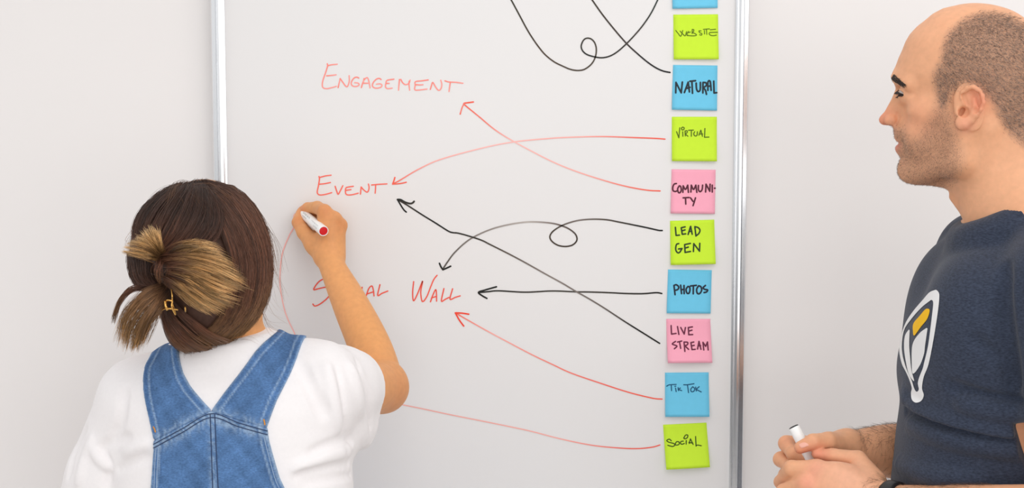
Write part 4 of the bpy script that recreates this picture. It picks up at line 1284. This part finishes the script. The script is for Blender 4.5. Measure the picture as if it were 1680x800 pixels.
# ---- white t-shirt
M_TEE = material('white_jersey', srgb(240, 236, 236), 0.9, 0.15, noise=0.015, nscale=200, bump=0.15, bscale=900, sheen=0.1)
ts = Field((-0.72, -0.68, 0.92), (-0.08, -0.25, 1.36), 0.0025)
wtorso(ts)
ts.cone(P(395, 586, -.462), WSR + arr(0, 0, .004), .036, .066, .035)
ts.cone(P(330, 590, -.462), WSL + arr(0, 0, .006), .036, .062, .035)
ar = unit(WER - WSR); al = unit(WEL - WSL)
ts.chain([WSR, WSR + ar * .07, WSR + ar * .125, WSR + ar * .17], [.0685, .0610, .0530, .0500], .02, kj=.015)
ts.cone(WSR + ar * .03 + arr(.024, 0, -.062), WSR + ar * .11 + arr(.014, 0, -.056), .030, .034, .025)     # slack under the sleeve
ts.chain([WSL, WSL + al * .12, WSL + al * .20], [.066, .070, .068], .012)
wring = []
for a in np.linspace(0, 2 * math.pi, 49):
    wring.append(P(366, 566, -.46) + arr(.0600 * math.cos(a), .060 * math.sin(a), .012 * math.cos(a) - .004 + .010 * -max(0, math.sin(a)) - .008 * max(0, -math.sin(a)) * 0))
ts.chain([q - arr(0, 0, .009) for q in wring[::2]], .0095, .03)
tt = bvh(*ts.mesh(0))
for pts, r_, d, k, op in (
    ([(548,604),(558,650),(563,690),(576,738)], .0050, .0032, .008, 'sub'),
    ([(536,600),(547,650),(555,700)], .006, -.0042, .010, 'add'),
    ([(575,600),(588,640),(596,690),(602,730)], .006, -.0044, .010, 'add'),
    ([(586,592),(602,640),(608,700)], .004, .0026, .008, 'sub'),
    ([(486,768),(520,754),(560,742),(576,736)], .006, -.0042, .010, 'add'),
    ([(488,780),(530,770),(572,760)], .004, .0024, .008, 'sub'),
    ([(510,742),(540,728),(570,716)], .004, .0026, .008, 'sub'),
    ([(500,790),(540,784),(576,778)], .004, .0026, .008, 'sub'),
    ([(494,600),(512,640),(530,680)], .005, .0036, .012, 'sub'),
    ([(176,800),(177,762),(168,738),(184,724),(210,716)], .0045, .0022, .008, 'sub'),
    ([(150,732),(158,748),(176,766)], .005, -.0032, .008, 'add'),
    ([(205,742),(225,733),(245,727)], .005, -.0034, .008, 'add'),
    ([(196,770),(220,757),(246,750)], .004, .0024, .008, 'sub'),
    ([(112,780),(122,740),(140,704)], .004, .0026, .008, 'sub'),
    ([(128,790),(138,752),(150,720)], .005, -.0034, .008, 'add'),
    ([(204,640),(198,690),(186,716)], .004, .0026, .010, 'sub')):
    fold(ts, tt, pts, r_, d, k, op)
def cut_sleeve(f_, S, n, dist, rad):
    hem = S + n * dist
    def fn(X, Y, Z):
        along = (X - hem[0]) * n[0] + (Y - hem[1]) * n[1] + (Z - hem[2]) * n[2]
        dx, dy, dz = X - hem[0] - along * n[0], Y - hem[1] - along * n[1], Z - hem[2] - along * n[2]
        return np.maximum(-along, np.maximum(np.sqrt(dx * dx + dy * dy + dz * dz) - rad, along - .12))
    f_.put(fn, hem - .16, hem + .16, .003, 'sub')
cut_sleeve(ts, WSR, ar, .112, .12)
cut_sleeve(ts, WSL, al, .205, .09)
shirt_V = ts.V.copy()
v, f = ts.mesh(2)
tee = mesh_obj('t_shirt', v, f, M_TEE, woman, label='white crew-neck t-shirt')
v1, f1 = tube(np.array(wring), .0055, 8, caps=False); mesh_obj('collar', v1, f1, M_TEE, tee, label='white ribbed collar')

# ---- denim overalls: cloth lying on the shirt
def denim_material():
    m = material('blue_denim', (1, 1, 1), 0.85, 0.2, noise=0.30, nscale=460, bump=0.6, stretch=(.7, .7, 1.5), bscale=1100, attr='denim')
    return m
M_DENIM = denim_material()
M_STITCH = material('stitching_dark', srgb(52, 66, 96), 0.8, 0.2)
M_STITCH2 = material('stitching_pale', srgb(150, 172, 200), 0.8, 0.2)
M_THREAD = material('stitching_orange', srgb(206, 140, 60), 0.8, 0.2)
OP = lambda pts: [(P(x, y, -0.575)[0], P(x, y, -0.575)[2]) for x, y in pts]
strapL = [(221,597),(236,588),(255,584.6),(273,578),(283,598),(294,618.6),(308,636),(323,651),(334,662),(347,674),(251,725),(240.7,690),(232,665),(226,643.6),(220.5,624),(219,611)]
strapR = [(433.6,564),(444,562),(458,567),(481.8,574),(476,600),(469,622),(460,642),(451,661),(443,684),(437,703),(345,675),(364,648),(383.6,622),(396,605),(408.6,586),(420,574)]
panel = [(250,724),(298,698),(346,673.5),(392,688),(438,701),(441,722),(448,747),(453,764),(458.6,783),(470,808),(492,850),(520,1000),(190,1000),(238,860),(247,800),(249,768),(250.5,740)]
def line_dist(L, v):
    dd = np.full(len(v), 9.0)
    for a, b in zip(L[:-1], L[1:]):
        ab = b - a; t = np.clip(((v[:, 0] - a[0]) * ab[0] + (v[:, 2] - a[1]) * ab[1]) / (ab @ ab), 0, 1)
        dd = np.minimum(dd, np.hypot(v[:, 0] - a[0] - ab[0] * t, v[:, 2] - a[1] - ab[1] * t))
    return dd
def denim_part(name, poly, extra, fade_lines, parent, label, hems, hemw=.0075):
    q = np.array(OP(poly))
    q = catmull(np.vstack([q, q[:1]]), .004)[:-1] if name == 'x' else q
    fd = Field(ts.lo, [ts.ax[i][-1] for i in range(3)], ts.h)
    X, Z = ts.ax[0][:, None], ts.ax[2][None, :]
    d2 = poly_dist(q, X + 0 * Z, Z + 0 * X).astype(np.float32)
    hem = np.clip(1 - np.abs(d2 - hemw * .5) / (hemw * .5), 0, 1)
    off = extra + .0012 * np.sqrt(hem)
    fd.V = np.maximum(shirt_V[:, :, :] - off[:, None, :], -d2[:, None, :])
    fd.V = np.maximum(fd.V, -(shirt_V - off[:, None, :] + .010))
    v, f = fd.mesh(1, island=False)
    dv = np.min([line_dist(np.array(OP(h)), v) for h in hems], 0)
    base = np.array(srgb(82, 117, 163)); lite = np.array(srgb(172, 194, 216)); dark = np.array(srgb(54, 82, 126))
    n1 = sum(np.sin(v[:, 0] * kx + v[:, 2] * kz + ph) for q_, (kx, kz, ph) in enumerate(((61, 37, 0), (-83, 50, 1), (140, -95, 2), (-170, -150, 3), (260, 190, 4), (210, -300, 5)))) / 3.0
    c = base[None] * (1 + .15 * n1[:, None])
    def blend(c, w, col):
        w = w[:, None]
        return c * (1 - w) + col * w
    pk = .55 + .45 * np.sin((v[:, 0] * .8 + v[:, 2]) * 900 + 4 * n1)
    c = blend(c, .55 * np.exp(-(dv / .0016) ** 2), lite)                              # worn edge
    c = blend(c, .50 * np.clip(1 - np.abs(dv - .0046) / .0034, 0, 1) * pk, dark * 1.15)    # folded hem
    c = blend(c, .50 * np.exp(-((dv - .0096) / .0012) ** 2), lite)
    c = blend(c, .35 * np.exp(-((dv - .0124) / .0016) ** 2), dark)
    for ln, w_, s_ in fade_lines:
        dd = line_dist(np.array(OP(ln)), v)
        puck = .55 + .45 * np.sin((v[:, 0] + v[:, 2] * .3) * 560 + 5 * n1)
        e = (np.exp(-(dd / w_) ** 2) * s_ * puck)[:, None]
        c = c * (1 - e) + lite * e
    o = mesh_obj(name, v, f, M_DENIM, parent, label=label, attrs={'denim': c})
    return o, bvh(v, f)
yoke = [(250,726),(298,700),(346,675),(392,690),(438,703)]
overalls, ptree = denim_part('overalls', panel, .0048, [([(x, y + 6) for x, y in yoke], .0095, .62), ([(346,676),(350,740),(354,800)], .0045, .5), ([(250,740),(248,800)], .004, .4), ([(440,720),(460,788)], .004, .4)], woman, 'blue denim overalls', [[(250,724),(250.5,740),(249,768),(247,800),(238,860)], [(438,701),(441,722),(448,747),(453,764),(458.6,783),(470,808),(492,850)]])
sl_o, sltree = denim_part('strap', strapL, .0036, [([(251,722),(298,696),(346,672)], .0065, .5)], overalls, 'left denim shoulder strap', [[(224,590),(219,611),(220.5,624),(226,643.6),(232,665),(240.7,690),(251,725)], [(270,570),(273,578),(283,598),(294,618.6),(308,636),(323,651),(334,662),(347,674)]])
sr_o, srtree = denim_part('strap', strapR, .0036, [([(346,672),(392,687),(438,700)], .0065, .5)], overalls, 'right denim shoulder strap', [[(484,566),(481.8,574),(476,600),(469,622),(460,642),(451,661),(443,684),(437,703)], [(345,675),(364,648),(383.6,622),(396,605),(408.6,586),(420,574),(436,558)]])
def stitch(tree, lines, mat, width, parent):
    for ln in lines:
        q, n = on_mesh(tree, ln, 2.5)
        if len(q) > 2:
            v, f = ribbon(q, n, width, .0006)
            mesh_obj('stitching', v, f, mat, parent, smooth=False)
off = lambda pts, dx, dy: [(x + dx, y + dy) for x, y in pts]
stitch(ptree, [off(yoke, 0, 3.5), off(yoke, 0, 9.5)], M_STITCH, .0013, overalls)
stitch(ptree, [[(352.5,680),(355,740),(358,800)], [(345,680),(347,740),(349,800)]], M_STITCH, .0013, overalls)
stitch(ptree, [[(256,735),(254,768),(253,800)], [(433,716),(441,748),(451,784),(458,800)], [(260,734),(258,768),(257,800)]], M_STITCH2, .0009, overalls)
stitch(sltree, [[(253,702),(255,706)]] if False else [[(252,700),(254,704),(255,708)]], M_THREAD, .0018, sl_o)
stitch(srtree, [[(433,688),(434,692),(434.5,696)]], M_THREAD, .0018, sr_o)

# overalls below the frame, shoes
of = Field((-0.66, -0.72, 0.0), (-0.20, -0.22, 0.97), 0.008)
wc = wr[0]; cx = wr[-1][1]
of.tower([.78, .84, .90, .955], [cx] * 4, [Yw] * 4, [.128, .130, .126, .122], [.172, .176, .170, .164], (0, 1), 2.3)
for s in (1, -1):
    of.chain([arr(cx + s * .088, Yw, .82), arr(cx + s * .095, Yw, .45), arr(cx + s * .10, Yw, .085)], [.092, .074, .066], .03)
v, f = of.mesh(2)
mesh_obj('trouser_legs', v, f, M_DENIM, overalls, attrs={'denim': np.repeat(np.array([srgb(84, 122, 170)]), len(v), 0)})
for s in (1, -1):
    a0 = arr(cx + s * .10, Yw, 0)
    q = Field(a0 - .2, a0 + .26, 0.006)
    q.ell(a0 + arr(0, .05, .033), (.043, .125, .042)); q.cone(a0 + arr(0, 0, .05), a0 + arr(0, 0, .10), .045, .042, .03)
    q.cut((0, 0, 0.0), (0, 0, -1))
    v, f = q.mesh(1); mesh_obj('shoe', v, f, M_SHOE, woman)

# ---- hair: a dark mass and the locks that lie on it
M_HAIRBASE = material('dark_brown_hair', srgb(72, 48, 38), 0.6, 0.3, noise=0.25, nscale=60, stretch=(3, 3, .6))
hf = Field((-0.60, -0.66, 1.24), (-0.28, -0.34, 1.58), 0.0025)
cap = [(325,298),(352,302),(385,313),(411,341),(428,375),(437,415),(441,460),(434,492),(424,516),(412,534),(388,551),(360,566),(312,573),(288,566),(274,545),(266,515),(250,488),(222,450),(216,405),(226,366),(248,332),(283,307)]
inflate(hf, CF, cap, .098, .090, wfun=lambda a, b, c: np.where(c > 0, .088, .100))
# keep the face open
hf.ell(WF.pt(.100, 0, -.040), (.075, .056, .070), WF.axes(), .015, 'sub')
v, f = hf.mesh(2)
hair_o = mesh_obj('hair', v, f, M_HAIRBASE, woman, label='brown hair gathered in a clip, ends bleached blond')
htree = bvh(v, f)

DK, DR, MB, BL, LB, DB = [np.array(srgb(*c)) for c in ((62, 41, 32), (112, 72, 53), (142, 104, 72), (196, 150, 94), (232, 192, 136), (138, 102, 64))]
def resample(pts, m):
    q = catmull(pts, .6 if np.ndim(pts[0]) and len(pts[0]) == 2 else .6)
    L = np.r_[0, np.cumsum(np.linalg.norm(np.diff(q[:, :2], axis=0), axis=1))]
    t = np.linspace(0, L[-1], m)
    return np.stack([np.interp(t, L, q[:, k]) for k in range(q.shape[1])], 1)
def lock(guides, clumps, per, stops, lift=(0, 0, 0), jit=1.4, rad=.00024, m=13, spread=5.0, tipspread=1.0, Yfun=None, cvar=.25, cut=.08, wob=1.5, clift_amt=.003):
    """a sheet of hair between px guides (px, py[, Y]); returns strand curves and colours"""
    G = np.stack([resample(np.array(g, float), m) for g in guides])
    T = np.linspace(0, 1, m)
    Cs, Ks, Rs = [], [], []
    for c in range(clumps):
        s = rng.uniform(0, len(G) - 1); i = min(int(s), len(G) - 2); fr = s - i
        base = G[i] * (1 - fr) + G[i + 1] * fr
        ph = rng.uniform(0, 6.28); amp = rng.normal() * wob
        base = base.copy(); base[:, :2] += (np.sin(T * 4 + ph) * amp)[:, None] * np.array([.7, .5])
        clift = rng.uniform(0, 1); cb = rng.normal() * cvar; ctip = 1 - cut * rng.uniform(0, 2)
        for j in range(per):
            o = rng.normal(size=2) * spread; o2 = rng.normal(size=2) * spread * tipspread
            tt_ = np.linspace(0, min(1.06, ctip * (1 + rng.normal() * .03)), m)
            q = np.stack([np.interp(tt_, T, base[:, k]) for k in range(base.shape[1])], 1)
            q[:, :2] += o * (1 - T[:, None]) * .5 + o2 * T[:, None] * .5 + np.sin(T * 7 + rng.uniform(0, 6))[:, None] * rng.normal(size=2) * jit * .4
            pts = []; lastY = None
            lf = np.interp(T, [0, .5, 1], lift) + rng.uniform(0, .003) + clift * clift_amt * np.sin(np.pi * np.minimum(T * 1.1, 1))
            for t_, row, l in zip(T, q, lf):
                if len(row) == 3:
                    pts.append(P(row[0], row[1], row[2] - l + rng.normal() * .0004)); continue
                p, n = hit(htree, row[0], row[1])
                if p is None:
                    pts.append(P(row[0], row[1], lastY if lastY is not None else -.52))
                else:
                    lastY = p[1]; pts.append(p + n * l)
            cc = np.stack([np.interp(T, [x[0] for x in stops], [x[1][k] for x in stops]) for k in range(3)], 1)
            cc = cc * max(.35, 1 + cb + rng.normal() * .22)
            Cs.append(pts); Ks.append(cc); Rs.append(rad * rng.uniform(.7, 1.3))
    return np.array(Cs), np.array(Ks), np.array(Rs)
def locks(items, label):
    C = [lock(*a, **k) for a, k in items]
    return strands('lock_of_hair', np.vstack([c[0] for c in C]), np.vstack([c[1] for c in C]), np.hstack([c[2] for c in C]), hair_o, M_HAIR, label=label)
dark = [(0, DK), (.3, DR * .9), (.65, DR), (.85, MB), (1, DB * 1.15)]
locks([(([[(338,299),(392,318),(426,368),(441,432),(439,488),(416,536)], [(336,300),(378,324),(412,374),(428,440),(416,508),(374,562)], [(332,302),(362,336),(392,388),(404,450),(388,520),(326,572)], [(330,304),(345,345),(366,396),(376,456),(354,530),(294,568)]],
         170, 15, dark, (.001, .004, .001)), dict(spread=4.5, tipspread=1.2, cvar=.32)),
       (([[(334,300),(362,350),(352,400),(290,428)], [(330,299),(336,350),(312,392),(274,420)], [(320,299),(304,342),(284,385),(262,414)], [(300,303),(264,345),(246,385),(254,414)], [(282,308),(240,346),(224,388),(246,424)]],
         105, 13, [(0, DK), (.5, DK * 1.15), (1, DR)], (.001, .004, .004)), dict(spread=4.5, tipspread=.5)),
       (([[(216,415),(222,448),(236,470),(262,478)], [(222,425),(232,452),(248,466),(268,470)], [(250,430),(252,448),(262,462),(272,468)]], 40, 12, [(0, DK), (1, DR)], (.002, .004, .004)), dict(spread=4, tipspread=.5)),
       (([[(360,572),(318,556),(288,520),(274,480)], [(318,576),(296,556),(280,524),(272,482)], [(292,570),(278,545),(270,515),(268,480)], [(400,560),(350,540),(310,512),(278,478)]], 45, 12, [(0, MB), (.5, DR), (1, DK)], (.002, .003, .005)), dict(spread=4, tipspread=.6))],
      'dark brown hair swept from the crown')
tz = lambda pts: pts
T1 = [[(268,428,-.600),(246,424,-.622),(222,420,-.622),(199,414,-.606)], [(268,424,-.602),(246,408,-.626),(226,400,-.628),(206,402,-.610)], [(268,422,-.602),(250,396,-.626),(242,382,-.626),(234,374,-.612)], [(270,422,-.602),(262,398,-.622),(259,384,-.622),(256,373,-.610)]]
T2 = [[(262,426,-.602),(296,404,-.632),(335,399,-.640),(368,416,-.622)], [(264,430,-.604),(305,413,-.640),(350,420,-.646),(390,444,-.622)], [(264,436,-.604),(312,430,-.644),(358,442,-.648),(404,466,-.622)], [(266,444,-.604),(310,452,-.642),(350,474,-.644),(394,486,-.622)], [(268,452,-.602),(305,468,-.638),(338,490,-.640),(374,511,-.620)], [(270,460,-.600),(292,478,-.628),(318,500,-.630),(352,520,-.616)]]
T3 = [[(272,468,-.600),(238,478,-.622),(205,510,-.616),(189,562,-.600)], [(273,472,-.602),(244,495,-.628),(216,530,-.624),(206,574,-.604)], [(274,476,-.602),(252,505,-.628),(232,540,-.624),(220,578,-.606)], [(276,482,-.600),(262,510,-.620),(244,542,-.618),(234,570,-.604)]]
S1 = [(0, DR), (.3, DB), (.65, BL), (1, LB)]
S2 = [(0, DK), (.22, DR), (.42, DB), (.64, BL), (.86, LB), (1, BL)]
S3 = [(0, DK), (.35, MB), (.75, DB), (1, BL * .9)]
locks([((T1, 40, 10, S1), dict(lift=(0, .003, 0), spread=6, tipspread=1.3, cvar=.28, wob=3, cut=.10, rad=.00022)),
       ((T1, 16, 20, S1), dict(lift=(0, .005, .002), spread=3.5, tipspread=.6, cvar=.28, wob=4, cut=.14, rad=.00022, clift_amt=.006)),
       ((T2, 130, 9, S2), dict(lift=(0, .004, 0), spread=7, tipspread=1.5, cvar=.34, wob=6, cut=.20, rad=.00022)),
       ((T2, 42, 20, S2), dict(lift=(0, .008, .003), spread=4, tipspread=.7, cvar=.30, wob=8, cut=.24, rad=.00022, clift_amt=.010)),
       ((T3, 52, 9, S3), dict(lift=(0, .003, 0), spread=6, tipspread=1.3, cvar=.28, wob=3, cut=.10, rad=.00022)),
       ((T3, 24, 20, S3), dict(lift=(0, .005, .002), spread=4, tipspread=.7, cvar=.30, wob=5, cut=.14, rad=.00022, clift_amt=.006)),
       (([[(250,474,-.600),(216,471,-.612),(192,496,-.606),(181,530,-.600)], [(250,478,-.600),(220,478,-.612),(198,500,-.606),(188,530,-.600)]], 9, 12, [(0, DK), (.5, DR), (1, DB)], (0, .002, 0)), dict(spread=2.4, tipspread=1.0, wob=1.2))],
      'blond bleached ends fanning out of the clip')
# short messy strands about the knot, and flyaways
locks([(([[(262,418,-.606),(250,440,-.622),(262,462,-.612)], [(276,420,-.606),(284,440,-.624),(270,466,-.612)], [(256,430,-.606),(290,446,-.622),(282,470,-.610)]], 22, 9, [(0, DK), (.5, DR), (1, MB)], (0, .003, 0)), dict(spread=6, tipspread=1.2)),
       (([[(400,330),(440,380),(452,440)], [(420,350),(452,410),(458,470)], [(425,500),(440,540),(470,552)]], 26, 2, [(0, DR), (1, MB)], (.002, .004, .006)), dict(spread=8, tipspread=1.5, rad=.00014)),
       (([[(300,303),(250,320),(215,370)], [(330,297),(370,296),(410,320)], [(230,370),(205,400),(196,440)]], 24, 2, [(0, DR), (1, MB)], (.002, .004, .006)), dict(spread=7, tipspread=1.5, rad=.00014)),
       (([[(390,555),(420,552),(440,560)], [(340,570),(330,582),(318,590)], [(300,570),(300,584),(312,590)]], 12, 3, [(0, DR), (1, DB)], (.002, .004, .006)), dict(spread=5, tipspread=1.5, rad=.00011))],
      'loose wispy strands')['kind'] = 'stuff'
# ---- gold claw clip
M_GOLD = material('gold_metal', srgb(222, 172, 96), 0.25, 0.5, metal=1.0)
clip_parts = []
for pts, r_ in (([(281.5,474,-.628),(282.5,484,-.634),(283,498,-.632),(288,514,-.626)], .0011), ([(261,514,-.624),(268,507,-.630),(279,506,-.634),(292,508,-.630)], .0012),
                ([(271,494,-.630),(272,502,-.634),(275,508,-.632)], .0020), ([(283,494,-.634),(282,503,-.636),(288,516,-.628)], .0013), ([(303.5,502,-.626),(304,506,-.630),(304.5,511,-.626)], .0011),
                ([(270,494,-.630),(276,492,-.634),(284,494,-.634)], .0012)):
    clip_parts.append(tube(np.array([P(*q) for q in catmull(np.array(pts, float), 1.5)]), r_, 8))
v, f = join(clip_parts)
mesh_obj('hair_clip', v, f, M_GOLD, hair_o, label='small gold claw clip')

# ---- the red marker she writes with
n0 = P(490.5, 344.5, -0.0012); n1 = P(531, 379, -0.124)
nd = unit(n1 - n0); nl = np.linalg.norm(n1 - n0)
pen = root('marker_pen', 'white marker pen with a red end plug, in the writing hand of the woman', 'marker pen', n0)
v, f = lathe(n0 + nd * .006, n1, [(0, .0026), (.002, .0036), (.010, .0046), (.014, .0066), (.022, .0080), (nl - .0075, .0084), (nl - .0068, .0084), (nl - .0062, .0078), (nl - .0066, .0070), (nl - .0072, .0069)], 36)
mesh_obj('barrel', v, f, M_MPLAST, pen)
v, f = lathe(n0, n1, [(0, .0007), (.0006, .0014), (.003, .0018), (.0075, .0020)], 16); mesh_obj('nib', v, f, M_MRED, pen, label='red felt nib')
v, f = lathe(n0 + nd * (nl - .0036), n1, [(0, .0066), (.0022, .0069), (.0032, .0066), (.0034, .0060)], 32); mesh_obj('end_plug', v, f, M_MRED, pen, label='red end plug')
prints = []
mv, mf = lathe(n0 + nd * .006, n1, [(0, .0026), (.002, .0036), (.010, .0046), (.014, .0066), (.022, .0080), (nl - .0075, .0084)], 64)
mt = bvh(mv, mf)
def tick(x0, y0, x1, y1, w_):
    q, n = on_mesh(mt, [(x0, y0), (x1, y1)], .5)
    if len(q) > 1:
        prints.append(ribbon(q, n, w_, .0002))
ax_, nx_ = np.array([.745, .667]), np.array([.667, -.745])
def glyphs(s0, s1, off_, h, w_, n):
    """a line of tiny print along the barrel: px distance from the nib s0..s1, off_ to the side"""
    o = np.array([491.0, 345.0])
    for k in range(n):
        a = o + ax_ * (s0 + (s1 - s0) * k / n) + nx_ * off_
        b = a + nx_ * h + ax_ * (.5 if k % 2 else -.3)
        tick(*a, *b, w_)
        if k % 3 != 1:
            c = a + ax_ * (s1 - s0) / n * .7
            tick(*a, *c, w_)
glyphs(8, 22, 1.2, 2.2, .0006, 9); glyphs(10, 18, -2.8, 1.4, .0004, 7); glyphs(26, 40, 1.0, 1.5, .0003, 12)
glyphs(34, 42, -3.5, 2.2, .0004, 4)
v, f = join(prints)
mesh_obj('print', v, f, M_MPRINT, pen, smooth=False, label='small grey print on the barrel')
